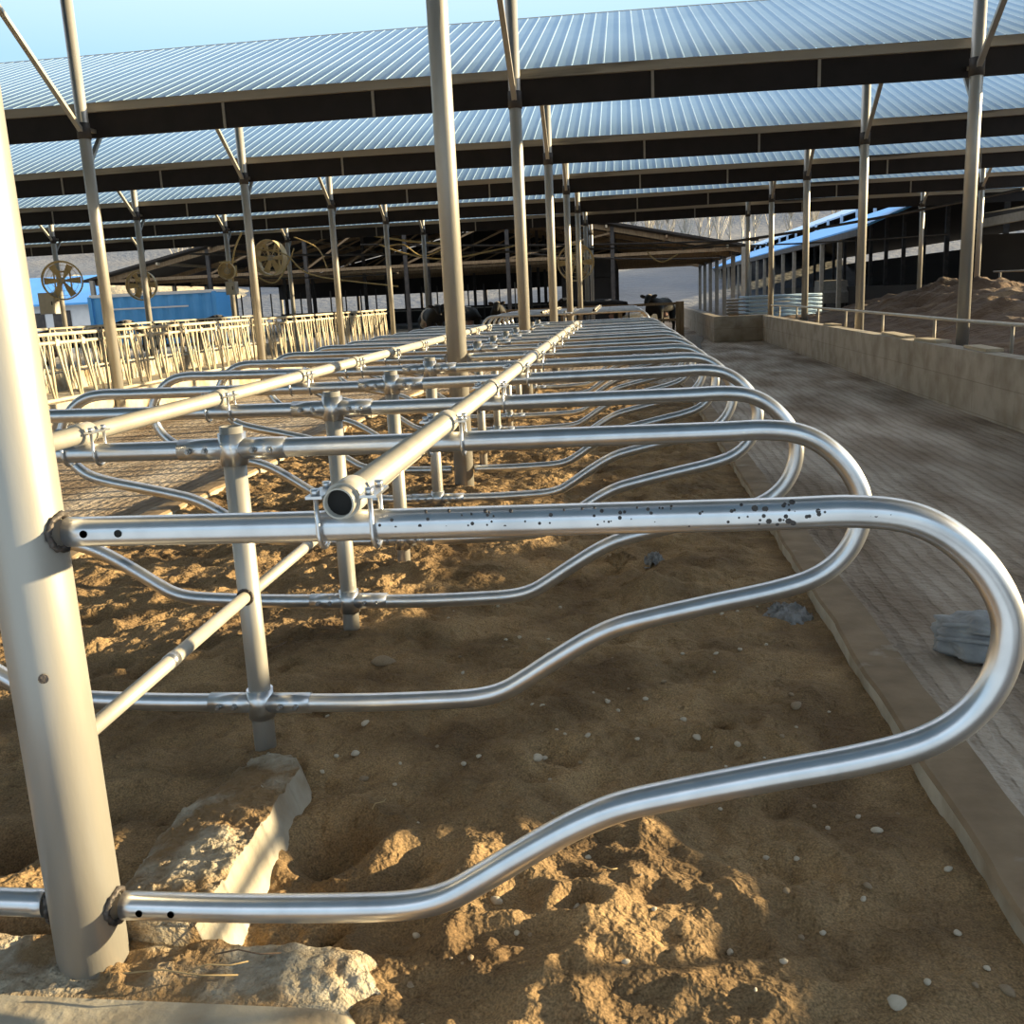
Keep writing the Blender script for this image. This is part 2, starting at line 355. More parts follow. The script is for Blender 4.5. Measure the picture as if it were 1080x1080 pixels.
def sand_z(x, y):
    f2 = fbm(x+.1*fbm(x,y,4,2,3), y, 8.7, 5, 3.6)
    z = .045*fbm(x, y, 3.1, 3, 1.2) + .030*f2 + .028*(.35-abs(fbm(x, y, 1.7, 4, 3.1))) + .020*fbm(x, y, 6.1, 4, 11) + .030*max(0, .30-noise.voronoi(Vector((x*7+.6*f2, y*7, 2)))[0][0])
    z += .05*math.exp(-((x-PX)/.7)**2)*min(1, max(0, (y-3.0)/.6))
    z -= .075*math.exp(-((x+.95)/.28)**2-((y-2.35)/.5)**2) + .03*math.exp(-((x+1.8)/.4)**2-((y-2.4)/.7)**2)
    k = min(1, max(0, (KL-x)/.35)); z = z*(.35+.65*k) - .015*(1-k)
    for (a, b, r, h) in DB.get((int(x//.4), int(y//.4)), ()):
        d2 = ((x-a)**2+(y-b)**2)/(r*r)
        if d2 < 6: z += -h*math.exp(-d2*1.6) + .35*h*math.exp(-(math.sqrt(d2)-1.25)**2*5)
    for (a, b, r, h) in HUMPS:
        d2 = ((x-a)**2+(y-b)**2)/(r*r)
        if d2 < 6: z += h*math.exp(-d2)
    return z

# ------------------------------------------------------------------ setting: ground
def ysteps(a, b, s0, g):
    out = [a]; s = s0
    while out[-1] < b: out.append(out[-1]+s); s *= g
    return out
sb = grid_mesh(frange(-3.72, KL+.02, 290), ysteps(1.1, 17.2, .0125, 1.0045), sand_z)
tag(sb.build('sand_bed', 'sand'), kind='structure')
sb = grid_mesh(frange(-3.72, KL+.02, 60), frange(24.0, 33.0, 60), lambda x, y: .02+.05*fbm(x, y, 2, 3, 1.2)+.12*math.exp(-((x-PX)/1.2)**2))
tag(sb.build('far_sand_bed', 'sand'), kind='structure')
def kerb(x0, x1, ya, yb, name):
    n = int((yb-ya)/.06); v = []; f = []
    for i in range(n+1):
        y = ya+(yb-ya)*i/n
        j = .012*fbm(x0, y, 2, 3, 2.5); k = .012*fbm(x1, y, 5, 3, 2.5); h = .055+.006*fbm(x0, y, 9, 3, 4)
        for p in ((x0+j,y,-.2),(x0+j,y,h-.012),(x0+j+.012,y,h),((x0+x1)/2,y,h+.004),(x1+k-.015,y,h),(x1+k,y,h-.02),(x1+k,y,-.2)): v.append(p)
    for i in range(n):
        for c in range(6): f.append((i*7+c, i*7+c+1, (i+1)*7+c+1, (i+1)*7+c))
    f.append(tuple(range(7))); f.append(tuple(n*7+c for c in range(7))[::-1])
    o = MB().add(v, f).build(name, 'kerb'); o.data.materials.append(M['concrete'])
    for p in o.data.polygons:
        if abs(p.normal.x) > .85: p.material_index = 1
    return tag(o, kind='structure')
kerb(KL, KR, .6, 17.3, 'kerb'); kerb(-3.87, -3.68, .6, 17.3, 'kerb'); kerb(KL, KR, 24, 33, 'kerb'); kerb(-3.87, -3.68, 24, 33, 'kerb')
def alley_z(x, y): return -.03 + .008*fbm(x, y, 4, 3, 1.5)
tag(grid_mesh(frange(KR-.03, 4.12, 40), frange(-1, 60, 300), alley_z).build('alley_floor', 'alley'), kind='structure')
tag(grid_mesh(frange(-7.75, -3.82, 40), frange(-1, 60, 300), alley_z).build('alley_floor', 'alley'), kind='structure')
tag(grid_mesh(frange(-3.9, 1.2, 20), frange(17.2, 24.1, 30), alley_z).build('crossover_floor', 'alley'), kind='structure')
tag(grid_mesh(frange(-3.9, 1.2, 20), frange(32.9, 60, 50), alley_z).build('yard_floor', 'alley'), kind='structure')
tag(grid_mesh(frange(-420, 420, 60), frange(58, 520, 60), lambda x, y: -.15+max(0, y-82)*.14*(1+.25*fbm(x, y, 1, 4, .012)) + 1.2*fbm(x, y, 7, 4, .03)*min(1, max(0, (y-80)/60))).build('hillside', 'hill'), kind='structure')
tag(grid_mesh(frange(-90, -7.6, 40), frange(-8, 62, 40), lambda x, y: -.06).build('feed_yard', 'feed'), kind='structure')
tag(grid_mesh(frange(4.1, 90, 40), frange(-8, 62, 40), lambda x, y: -.06).build('outer_yard', 'field'), kind='structure')
def shade_ridge(y):  # unseen soil crest added out of view, its heights shaped to shade the stalls
    pts = [(-6,1.2),(4.85,1.2),(5.2,2.0),(6.3,1.95),(6.9,1.62),(11.5,1.5),(14,1.1),(16,0.5)]
    for (a, p), (b2, q) in zip(pts, pts[1:]):
        if a <= y <= b2: return p+(q-p)*(y-a)/(b2-a)
    return .5
def pz(x, y):
    z = .46 + .10*fbm(x, y, 2, 4, .8) + .03*fbm(x, y, 6, 3, 3)
    for (a, b, rx, ry, h) in ((8.6,22,2.2,5,.75), (8.3,27.5,2.0,3,.65), (7.6,15,1.6,2.2,.45), (10.5,16.5,1.8,3,.8), (6.6,19.2,.9,1.6,.18), (8.8,33,2,3,.5), (11,29,2,4,.5)):
        z += h*math.exp(-((x-a)/rx)**2-((y-b)/ry)**2)*(1+.2*fbm(x, y, 3, 3, 1.5))
    z += (shade_ridge(y)-.5+.16*fbm(0, y, 4, 3, 1.6))*math.exp(-((x-8.0)/1.5)**4)
    return min(z, .62 + max(0, x-4.5)*1.2)
tag(grid_mesh(frange(4.28, 13.5, 84), frange(-6, 36, 240), pz).build('pen_bedding', 'soil'), kind='structure')
# retaining wall on the right, with the narrowing far end
b = MB()
b.box((4.09,-1,-.3),(4.30,30.5,.72)); tag(b.build('wall_right', 'wall'), kind='structure')
b = MB(); b.box((2.65,30.5,-.3),(4.30,30.75,.74)); b.box((2.65,30.75,-.3),(2.9,58,.74)); tag(b.build('wall_far', 'wall'), kind='structure')
# puddle in the far alley
pts = [(1.35+.18*math.sin(a*3)+.9*math.cos(a), 32+4.8*math.sin(a)+.4*math.cos(2*a), 0) for a in frange(0, 2*PI, 39)[:-1]]
pts = [(x*.95+.35, y, -.005) for x, y, z in pts]
pu = MB().add(pts + [(x, y, -.05) for x, y, z in pts], [tuple(range(39))] + [(i, (i+1)%39, 39+(i+1)%39, 39+i) for i in range(39)]).build('puddle', 'water')
tag(pu, 'wet slurry puddle shining blue at the far end of the alley', 'puddle')
# concrete footing between near post and second post, plus crumbled cross slab
def beam_z(x, y):
    return .110 - .032*(y-2.0) + .016*fbm(x, y, 1, 4, 11) + .040*max(0, .38-noise.voronoi(Vector((x*30, y*30, 0)))[0][0]) - .035*max(0, (y-2.75)/.3)
def footing():
    b = MB(); nx, ny = 44, 130; v = []; f = []
    for j in range(ny+1):
        t = j/ny; y = 2.03 + 1.06*t
        xr = -1.105 - .03*t - (.09*max(0, (t-.8)/.2)**1.5) ; xl = -1.43 + .02*math.sin(9*t)
        row = [(xr+.12+.008*fbm(0,y,1,3,6), y, -.25)] + [(xr+.008*fbm(0,y,3,3,8) + (xl-xr)*i/nx, y, beam_z(xr+(xl-xr)*i/nx, y) - (.05*(i/nx)**3) ) for i in range(nx+1)] + [(xl-.05, y, -.25)]
        v += row
    n = nx+3
    for j in range(ny):
        for i in range(n-1): f.append((j*n+i, j*n+i+1, (j+1)*n+i+1, (j+1)*n+i))
    f.append(tuple(range(n))); f.append(tuple(ny*n+i for i in range(n))[::-1])
    o = b.add(v, f).build('concrete_footing', 'mortar'); o.data.materials.append(M['concrete'])
    for p in o.data.polygons:
        if p.normal.x > .75: p.material_index = 1
        p.use_smooth = True
    return o
tag(footing(), 'rough crumbling concrete strip running from the big near post to the first short post', 'concrete footing')
def slab():
    b = MB(); nx, ny = 170, 60; v = []; f = []
    for j in range(ny+1):
        y = 1.70 + .37*j/ny
        for i in range(nx+1):
            x = -2.1 + 1.68*i/nx
            sm = min(1, max(0, (y-1.84)/.05))
            z = .045 + sm*(.012 + .020*fbm(x, y, 5, 4, 9) + .045*max(0, .42-noise.voronoi(Vector((x*38, y*38, 3)))[0][0])*max(0, .4+1.6*fbm(x, y, 2, 2, 6)))
            edge = min(1, (x+2.1)/.1, (-.40-x)/.30 + .25*fbm(x,y,1,2,12), (2.07-y)/.04)
            v.append((x, y, z - .16*(1-max(0, edge))))
    n = nx+1
    f = [(j*n+i, j*n+i+1, (j+1)*n+i+1, (j+1)*n+i) for j in range(ny) for i in range(nx)]
    o = b.add(v, f, True).build('mortar_slab', 'mortar'); o.data.materials.append(M['concrete'])
    for p in o.data.polygons:
        if p.center.y < 1.83: p.material_index = 1
    return o
tag(slab(), 'low slab with crumbly cream mortar at the foot of the big near post', 'slab')

# ------------------------------------------------------------------ divider loops
LP = [(.10,1.135),(.6,1.137),(1.2,1.142),(1.62,1.145),(1.79,1.147),(1.90,1.130),(1.985,1.082),(2.055,1.005),(2.095,.91),(2.085,.805),(2.035,.715),(1.95,.650),(1.82,.607),(1.62,.563),(1.42,.517),(1.30,.484),(1.20,.437),(1.08,.363),(.97,.290),(.90,.250),(.82,.226),(.70,.214),(.40,.202),(.10,.200)]
path = catmull([(x, 0, z) for x, z in LP], 6)
loop_me = MB().tube(path, .0335, 20).mesh('divider_loop', 'galv')
def disc_holes(b, pts):
    for (x, z, r) in pts:
        b.tube([(x,-.0305,z),(x,-.0352,z)], r, 12)
    return b
def make_loop(right, idx, y, first=False, far=False):
    side = 'right' if right else 'left'
    kind = 'divider_loop'
    if far:
        lab = f'bent steel stall loop, {ORD[idx]} in the distant {"right" if right else "left"} hand group past the crossover'
    elif idx == 0:
        lab = 'large nearest bent galvanized loop with dark spots, welded to the big near post' if right else 'cut-off bent pipe on the left of the big near post'
    else:
        lab = f'bent galvanized stall loop, {ORD[idx]} from the camera on the {side} side of the posts'
    o = link(kind, loop_me, None, (px_at(y) + (0 if idx == 0 else rnd.uniform(-.006,.006)), y, rnd.uniform(-.004,.004)), (0, rnd.uniform(-.004,.004) if idx else 0, (0 if right else PI) + (rnd.uniform(-.005,.005) if idx else 0)))
    tag(o, lab, 'divider loop', ('distant ' if far else '') + f'stall divider loops, {side} side')
    return o
loops = {}
for i in range(13):
    y = Y0 + DY*i
    for r in (True, False): loops[(i, r)] = make_loop(r, i, y)
for i in range(7):
    y = 24.76 + DY*i
    for r in (True, False): make_loop(r, i, y, far=True)
# holes and mud spots on the nearest loop
n0 = loops[(0, True)]
for (x, z) in ((.155,1.137),(.235,1.137),(.155,.202),(.235,.202)):
    disc_holes(MB(), [(x, z, .0085)]).build('bolt_hole', 'hole', n0)
rs = random.Random(12)
for k in range(90):
    x = rs.gauss(1.62, .05) if k < 22 else rs.uniform(1.15, 1.85) if k < 50 else rs.uniform(.75, 1.5)
    if x > 1.86: continue
    a = rs.uniform(-.5, 1.0); zc = 1.1455 if x < 1.8 else 1.138
    r = rs.uniform(.0025, .008) if k < 22 else rs.uniform(.0015,.0048)
    c = Vector((x, -.0335*math.cos(a), zc + .0335*math.sin(a))); nrm = Vector((0, -math.cos(a), math.sin(a)))
    MB().tube([c - nrm*.004, c + nrm*.0004], [r, r*.85], 7).build('mud_spot', 'splash', n0)
disc_holes(MB(), [(.155,.202,.0085),(.235,.202,.0085),(.155,1.137,.0085)]).build('bolt_hole', 'hole', loops[(0, False)], (0,0,0), (0,0,PI))

# ------------------------------------------------------------------ posts
def hexbolt(b, p, d, r=.011, l=.022):
    p = Vector(p); d = Vector(d)
    b.tube([p, p+d*l*.55], r, 6); b.tube([p+d*l*.55, p+d*l], r*.6, 8); return b
def clamp(z, parent, bolts=True):
    b = MB(); b.tube([(0,0,z-.055),(0,0,z+.055)], .0475, 24)
    for s in (1,-1): b.tube([(s*.03,0,z),(s*.19,0,z)], .0375, 20)
    c = b.build('cross_clamp', 'galv', parent)
    if bolts:
        for s in (1,-1):
            for x in (.085,.145): hexbolt(MB(), (s*x,-.036,z), (0,-1,0)).build('bolt', 'bolt', c)
    return c
def short_post(i, y, far=False):
    if i == 1: lab = 'nearest short round post, standing at the tip of the concrete strip'
    elif far: lab = f'short clamp post, {ORD[i]} in the distant group past the crossover'
    else: lab = f'short round clamp post holding two loops, {ORD[i-1 - (1 if i>5 else 0) - (1 if i>10 else 0)]} short post from the camera'
    t = thing('short_post', lab, 'post', (px_at(y), y, 0), 'short posts between the stalls')
    b = MB(); b.pipe((0,0,-.3),(0,0,1.215), .0395, .005, 24)
    if i < 4 and not far:
        pass
    b.build('pipe', 'post', t)
    clamp(1.137, t, y < 9); clamp(.201, t, y < 9)
    if i == 1 or i == 2:
        w = MB(); w.ring((0,0,.615), (0,1,0), .026, .006, 20, 6)
        w.build('weld_bead', 'weld', t, (0,-.038,0))
    return t
for i in range(1, 13):
    if i in (5, 10): continue
    short_post(i, Y0+DY*i)
for i in range(7): short_post(i, 24.76+DY*i, True) if abs(24.76+DY*i-25.96) > .1 and abs(24.76+DY*i-31.96) > .1 else None
# tall roof posts
ROWN = {0:'nearest', 1:'second', 2:'third', 3:'fourth', 4:'fifth', 5:'sixth', 6:'seventh', 7:'eighth'}
def brace_parts(t, zj, r=.03, wm='post', small=True):
    b = MB(); b.bar((0,-.06,zj-.02),(0,-1.75,zj+1.28), .07, .05); b.build('brace', wm, t)
    if small:
        b = MB(); b.bar((.0,.07,zj-.42),(.0,.46,zj-.0), .06, .045); b.bar((0,.05,zj+.03),(0,.55,zj+.03), .06, .05); b.build('eave_bracket', wm, t)
        b = MB(); b.tube([(0,0,zj-.12),(0,0,zj+.1)], .095, 20); b.build('collar', 'darkmetal', t)
proto = None
def roof_post(x, k, zb, colname, r=.0825):
    global proto
    Y = Y0+6*k
    t = thing('roof_post', f'tall steel post, {ROWN[k]} from camera in {colname}', 'post', (x, Y, 0), 'tall roof posts')
    b = MB(); b.tube([(0,0,zb),(0,0,6.55)], r, 28 if k < 4 else 14); b.build('pipe', 'post', t)
    if k >= 2: brace_parts(t, 4.22)
    return t
near = thing('roof_post', 'big thick near steel post at the left edge, standing in crumbled mortar', 'post', (px_at(Y0), Y0, 0), 'tall roof posts')
MB().tube([(0,0,-.2),(0,0,1.0),(0,0,3),(0,0,6.55)], .0825, 48).build('pipe', 'post', near)
for s in (1,-1):
    for z in (1.137,.201):
        w = MB(); ptsw = []
        for q in range(41):
            a = 2*PI*q/40
            rr = .039 + .0015*math.sin(q*5.1)
            yy = rr*math.cos(a); zz = rr*math.sin(a); ptsw.append((s*(math.sqrt(max(0, .0825**2-yy*yy))+.004), yy, z+zz))
        w.tube(ptsw, [.0075+.0015*math.sin(q*3.7) for q in range(41)], 7); w.build('weld_bead', 'weld', near)
w = MB(); w.tube([(0.0,-.080,.82),(0,-.0862,.82)], .011, 12); w.build('plugged_hole', 'weld', near, None, (0,0,.45))
roof_post(px_at(ROW[1]), 1, -.2, 'the row between the loops')
for k in range(2, 8): roof_post(max(px_at(ROW[k]), -1.46), k, -.2, 'the row between the loops')
for k in range(1, 7): roof_post(XL, k, -.1, 'the row along the headlock fence')
for k in range(1, 7): roof_post(XR, k, .5, 'the row on the right wall')
for k in range(3, 7): roof_post(10.7, k, .2, 'the row inside the right pen')
for k in range(4, 7): roof_post(-13.1, k, -.1, 'the row beyond the feed table')
for k in range(5, 7): roof_post(-19.2, k, -.1, 'the row farthest left')
# welded stubs on tall posts of the middle row
for i, k in ((5,1),(10,2)):
    pass

# ------------------------------------------------------------------ mid rail through the posts, neck rails
for (ya, yb, lab) in ((Y0+.083, Y0+DY-.04, 'thin pale pipe welded between the big near post and the nearest short post'),):
    MBo = MB().tube([(px_at(ya),ya,.60),(px_at(yb),yb,.615)], .0215, 20); o = MBo.build('mid_rail', 'rail')
    w = MB(); w.tube([(px_at(Y0+.56),Y0+.56,.6065),(px_at(Y0+.6),Y0+.60,.6072)], .0232, 20); w.build('joint_sleeve', 'galv', o)
    tag(o, lab, 'rail', 'mid height rails between posts')
for i in range(1, 5):
    ya = Y0+DY*i+.04; yb = Y0+DY*(i+1)-(.083 if i == 4 else .04)
    o = MB().tube([(px_at(ya),ya,.615),(px_at(yb),yb,.62)], .0215, 16).build('mid_rail', 'rail')
    tag(o, f'thin pale pipe at knee height joining the {ORD[i-1]} short post to the next post', 'rail', 'mid height rails between posts')
def neck_rail(dx, ya, yb, lab, ids, zc=1.2035):
    t = thing('neck_rail', lab, 'rail', (PX+.027+dx, 0, zc), 'neck rails lying across the loops', .0085)
    b = MB(); b.pipe((0,ya,0),(0,yb,0), .0325, .0035, 28); b.build('pipe', 'rail', t)
    MB().tube([(0,ya+.02,0),(0,yb-.02,0)], .0283, 20).build('bore_shade_core', 'hole', t)  # solid dark core added to paint the shade inside the hollow pipe
    for y in ids:
        u = MB(); u.pipe((0,y-.045,0),(0,y+.045,0), .0385, .0055, 24)
        c = u.build('saddle_sleeve', 'rail', t)
        for s in (-.058, .058):
            q = MB(); pts = [(s, y+.042*math.sin(a), -.067-.042*math.cos(a)) for a in frange(-PI*.55, PI*.55, 14)]
            pts = [(s, y-.042, -.02+.03)] + pts + [(s, y+.042, .01)]
            q.tube(pts, .0055, 8)
            q.box((s-.018,y-.055,.006),(s+.018,y+.055,.012))
            for yy in (-.042,.042): q.tube([(s,y+yy,.012),(s,y+yy,.026)], .010, 6)
            q.build('u_bolt', 'galv', c)
    return t
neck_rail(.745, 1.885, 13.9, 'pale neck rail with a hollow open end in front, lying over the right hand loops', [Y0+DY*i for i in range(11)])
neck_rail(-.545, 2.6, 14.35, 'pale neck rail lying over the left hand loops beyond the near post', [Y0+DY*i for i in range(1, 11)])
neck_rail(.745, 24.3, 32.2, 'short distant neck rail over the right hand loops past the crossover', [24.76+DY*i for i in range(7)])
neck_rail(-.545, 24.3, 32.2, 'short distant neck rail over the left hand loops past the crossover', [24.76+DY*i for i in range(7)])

# ------------------------------------------------------------------ roofs
RX0, RX1 = -40, 16.5
RS = .366; OVER = True
SL = math.atan(RS)
def roof(k):
    RX1 = {-1:8,0:8,1:8,2:10,3:11.5,4:13.5,5:14.5,6:16.5}[k]
    ya = Y0+6*k+.30; yb = Y0+6*(k+1)+.12; za = 4.66+(.12 if k < 2 else 0); zb = za+(yb-ya)*RS
    nm = {-1:'directly over the camera', 0:'overhead above the nearest loops', 1:'overhead above the middle of the loops'}[k] if k < 2 else ['','','nearest and highest in the picture','second from the top of the picture','third from the top of the picture','fourth from the top of the picture','lowest and farthest in the picture'][k]
    t = thing('shed_roof', f'long blue-grey ribbed steel shed roof, {nm}', 'roof', (0, ya, za), 'sawtooth shed roofs')
    dy = yb-ya; dz = zb-za
    # sheet: flat pans with raised trapezoid ribs, one mesh
    rr = random.Random(k); b = MB(); v = []; f = []; mats = []
    pitch = .215; n = int((RX1-RX0)/pitch); prof = []
    for i in range(n):
        x = RX0+i*pitch
        prof += [(x, 0), (x+.186, 0), (x+.193, .0075), (x+.208, .0075)]
    prof.append((RX0+n*pitch, 0))
    nrm = Vector((0, -math.sin(SL), math.cos(SL)))
    def edge(x):   # slightly uneven sheet ends
        return -.12 - .05*noise.noise(Vector((math.floor(x/1.05)*3.3, k*7, 0)))
    sag = lambda x: .05*noise.noise(Vector((x*.12, k*3.1, 1)))
    for (x, h) in prof:
        e0 = edge(x)
        v.append((x, e0, e0*RS+h+sag(x))); v.append((x, dy, dz+h+sag(x)))
    for i in range(len(prof)-1):
        f.append((2*i, 2*i+2, 2*i+3, 2*i+1)); mats.append(1 if (i % 4) in (1,2,3) else 0)
    o = b.add(v, f).build('roof_sheet', ['sheet','rib'], t)
    for p in o.data.polygons:
        xx = (p.center.x-RX0) % pitch
        p.material_index = 1 if xx > .187 and xx < .214 else 0
    # eave purlin and black fascia below, slightly wavy along its length
    def strip(y, t0, t1, th, m, name, wav):
        b = MB(); vv = []; ff = []; nn = 60
        for i in range(nn+1):
            x = RX0+(RX1-RX0)*i/nn; s = sag(x) + wav*noise.noise(Vector((x*.2, k*1.7, 5)))
            vv += [(x,y,t0+s),(x,y+th,t0+s),(x,y+th,t1+s),(x,y,t1+s)]
        for i in range(nn):
            for c in range(4): ff.append((i*4+c, i*4+(c+1)%4, (i+1)*4+(c+1)%4, (i+1)*4+c))
        ff.append((0,1,2,3)); ff.append((nn*4+3,nn*4+2,nn*4+1,nn*4))
        return b.add(vv, ff).build(name, m, t)
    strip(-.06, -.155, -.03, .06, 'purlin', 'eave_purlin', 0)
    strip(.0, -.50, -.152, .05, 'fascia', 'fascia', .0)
    for xx in [XL-24.4+6.1*q+d for q in range(8) for d in (2.0, 4.2)]:
        if xx > RX1-.3: continue
        b = MB(); b.box((-.02,-.016,-.50),(.02,-.001,-.15)); s = b.build('fascia_strap', 'strap', t, (xx, 0, sag(xx)))
    # high end purlin
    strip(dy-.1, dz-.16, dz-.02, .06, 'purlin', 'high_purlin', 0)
    return t
for k in range(-1 if OVER else 2, 7): roof(k)

# ------------------------------------------------------------------ headlock fences on the left
def headlock_panel(x, k, lab, group, detail=True):
    Y = Y0+6*k; t = thing('headlock_panel', lab, 'headlock fence', (x, Y, 0), group)
    zt, zm, zb = 1.395, 1.28, .50
    for z, r, nme in ((zt,.026,'top_rail'),(zm,.024,'upper_rail'),(zb,.026,'bottom_rail')):
        MB().tube([(0,.04,z),(0,5.96,z)], r, 8).build(nme, 'lock', t)
    n = 9; u = 5.9/n
    for i in range(n):
        y = .05+i*u
        MB().tube([(0,y,zb),(0,y,zt)], .021, 7).build('fixed_bar', 'lock', t)
        b = MB(); b.tube([(.01,y+.15,zm),(.01,y+.36,zb+.05)], .019, 7); b.tube([(.01,y+.21,zm),(.01,y+.15,zm+.09)], .016, 6)
        b.build('locking_bar', 'lock', t)
        for (a, c) in ((.30,.40),(.44,.62)): MB().tube([(0,y+a,zm),(0,y+c,zb)], .018, 7).build('slanted_bar', 'lock', t)
        b = MB(); b.tube(catmull([(-.02,y+.56,zm),(-.02,y+.54,1.0),(-.02,y+.48,.9),(-.02,y+.50,.72)], 3), .015, 6)
        b.build('guide_bar', 'lock', t)
        MB().box((-.03,y+.13,zm-.045),(.03,y+.22,zm+.045)).build('latch', 'lock', t)
    return t
for j, k in enumerate((1,2,3,4)):
    headlock_panel(-7.85, k, f'cream tubular cattle headlock panel nearest the alley, {ORD[j]} from the camera in its row', 'front row of headlocks')
for j, k in enumerate((2,3,4)):
    headlock_panel(-12.4, k, f'cream tubular headlock panel across the feed table behind the front row, {ORD[j]} in its row', 'back row of headlocks')
b = MB(); b.box((-8.0,7,-.2),(-7.72,32,.47)); tag(b.build('feed_kerb', 'concrete'), kind='structure')
b = MB(); b.box((-12.6,7,-.2),(-12.28,36,.44)); tag(b.build('feed_kerb', 'concrete'), kind='structure')
b = MB(); b.box((-12.3,7,-.2),(-8.0,34,.06)); tag(b.build('feed_table', 'feed'), kind='structure')

# ------------------------------------------------------------------ rail on the wall
t = thing('wall_rail', 'thin grey handrail on stub posts along the top of the right hand wall', 'rail', (XR-.12, 0, 0))
MB().tube([(0,1.5,1.03),(0,8,1.04),(0,14,1.025),(0,20,1.04),(0,26,1.03),(0,31,1.0)], .024, 10).build('handrail', 'rail', t)
for y in [3.2+2.9*i for i in range(10)]:
    if min(abs(y-r) for r in ROW) < .3: y += .6
    MB().tube([(0,y,.52),(0,y,1.03)], .022, 8).build('stub_post', 'strap', t)
for q, (y, l, dz) in enumerate(((14.4,.9,.0),(16.2,1.5,0),(21.2,.7,0),(12.4,.9,0))):
    o = MB().box((-.10,-l/2,0),(.10,l/2,.035)).build('plank', 'plank', None, (4.27, y, .722), (0,0,.05*(-1)**q))
    tag(o, ('short pale plank lying on the wall top beside the nearest wall post','long pale plank lying on the wall top just past the nearest wall post','short pale plank on the wall top near the second wall post','pale plank on the wall top before the nearest wall post')[q], 'plank', 'planks on the wall')
# ------------------------------------------------------------------ stones, straw, sack, dung
def stone_mesh(seed, m, sq=(1,.8,.6)):
    b = MB(); b.ball((0,0,0), 1, 12, 8, sq)
    b.v = [tuple(Vector(p)*(1+.28*noise.noise(Vector(p)*1.3+Vector((seed*5.1,0,0))))) for p in b.v]
    return b.mesh('pebble', m)
SM = [stone_mesh(1,'stone'), stone_mesh(2,'stone',(1,.7,.7)), stone_mesh(3,'stone',(1,.9,.55)), stone_mesh(4,'stone_brown')]
# marked stones first: (X, Y, size)
def onground(px, py, z=0.0):
    d = RW @ np.array([px-540, py-540, F]); s = (z-1.6)/d[2]; return d[0]*s, d[1]*s
marks = [(567,808,.022,0),(608,947,.018,1),(523,937,.016,1),(840,745,.024,3),(720,760,.016,0),(735,772,.015,2),(947,1063,.022,2),(925,877,.017,2),(1000,918,.012,1),(385,762,.016,1),(375,795,.018,0),(383,823,.018,3),(505,798,.011,2),(489,806,.012,0),(422,803,.009,1),(574,800,.012,2),(620,776,.011,1),(808,680,.010,0),(755,690,.012,1),(720,690,.011,2),(873,870,.010,0),(808,906,.010,1),(915,935,.012,3),(778,793,.014,1),(652,750,.010,0),(681,738,.013,2),(640,741,.011,1),(672,780,.010,2),(548,673,.013,0),(488,710,.010,1),(572,745,.011,2),(790,820,.011,3),(760,855,.009,0),(905,862,.010,1),(840,912,.009,2),(345,745,.012,1),(355,800,.011,2),(340,815,.010,0),(868,985,.009,1),(1010,985,.011,2),(770,1005,.010,0),(660,1015,.010,1),(690,960,.009,2),(545,985,.009,0),(620,905,.010,2),(700,720,.012,3)]
for q, (px, py, r, m) in enumerate(marks):
    x, y = onground(px, py); z = sand_z(x, y)
    for it in range(3): x, y = onground(px, py, z); z = sand_z(x, y)
    o = link('pebble', SM[m], None, (x, y, z+r*.25), (rnd.uniform(-.3,.3), rnd.uniform(-.3,.3), rnd.uniform(0,6)))
    o.scale = (r, r, r)
    big = r >= .016
    far2 = y > 2.75
    if big and q in (0,3,6): lab = {0:'pale rounded pebble in the middle of the sand between the two nearest loops', 3:'brown round stone on the sand beside the right kerb', 6:'flat pale stone at the bottom right of the sand'}[q]
    else: lab = ('pale pebble' if m != 3 else 'brown pebble') + (' lying on the sand beyond the nearest loop' if far2 else ' lying on the sand in front of the nearest loop')
    tag(o, lab, 'pebble', 'pebbles on the sand beyond the nearest loop' if far2 else 'pebbles on the sand in front of the nearest loop')
    if big and q in (0,3,6): del o['group']
rq = random.Random(31)
for q in range(70):
    x, y = rq.uniform(-.95,.82), 1.75+3.2*rq.random()**1.4; r = rq.uniform(.005,.012)
    if x < -.6 and y < 2.2: continue
    o = link('pebble', SM[rq.choice((0,1,2,3,3))], None, (x, y, sand_z(x, y)+r*.25), (0,0,rq.uniform(0,6))); o.scale = (r,r,r)
    pale = o.data is not SM[3]; far2 = y > 2.75
    tag(o, ('pale pebble' if pale else 'brown pebble') + (' lying on the sand beyond the nearest loop' if far2 else ' lying on the sand in front of the nearest loop'), 'pebble', 'pebbles on the sand beyond the nearest loop' if far2 else 'pebbles on the sand in front of the nearest loop')
for q, (px, py, r, lab) in enumerate(((405,706,.055,'flat brown rock half buried beside the second short post'),(645,585,.05,'brown clod on the sand beneath the second right hand loop'),(1063,1043,.02,'brown stone beside the kerb at the bottom right corner'))):
    x, y = onground(px, py, .02); z = sand_z(x, y)
    o = link('rock', SM[3], None, (x, y, z+r*.2), (0,0,q*1.1)); o.scale = (r, r*.8, r*.8); tag(o, lab, 'rock')
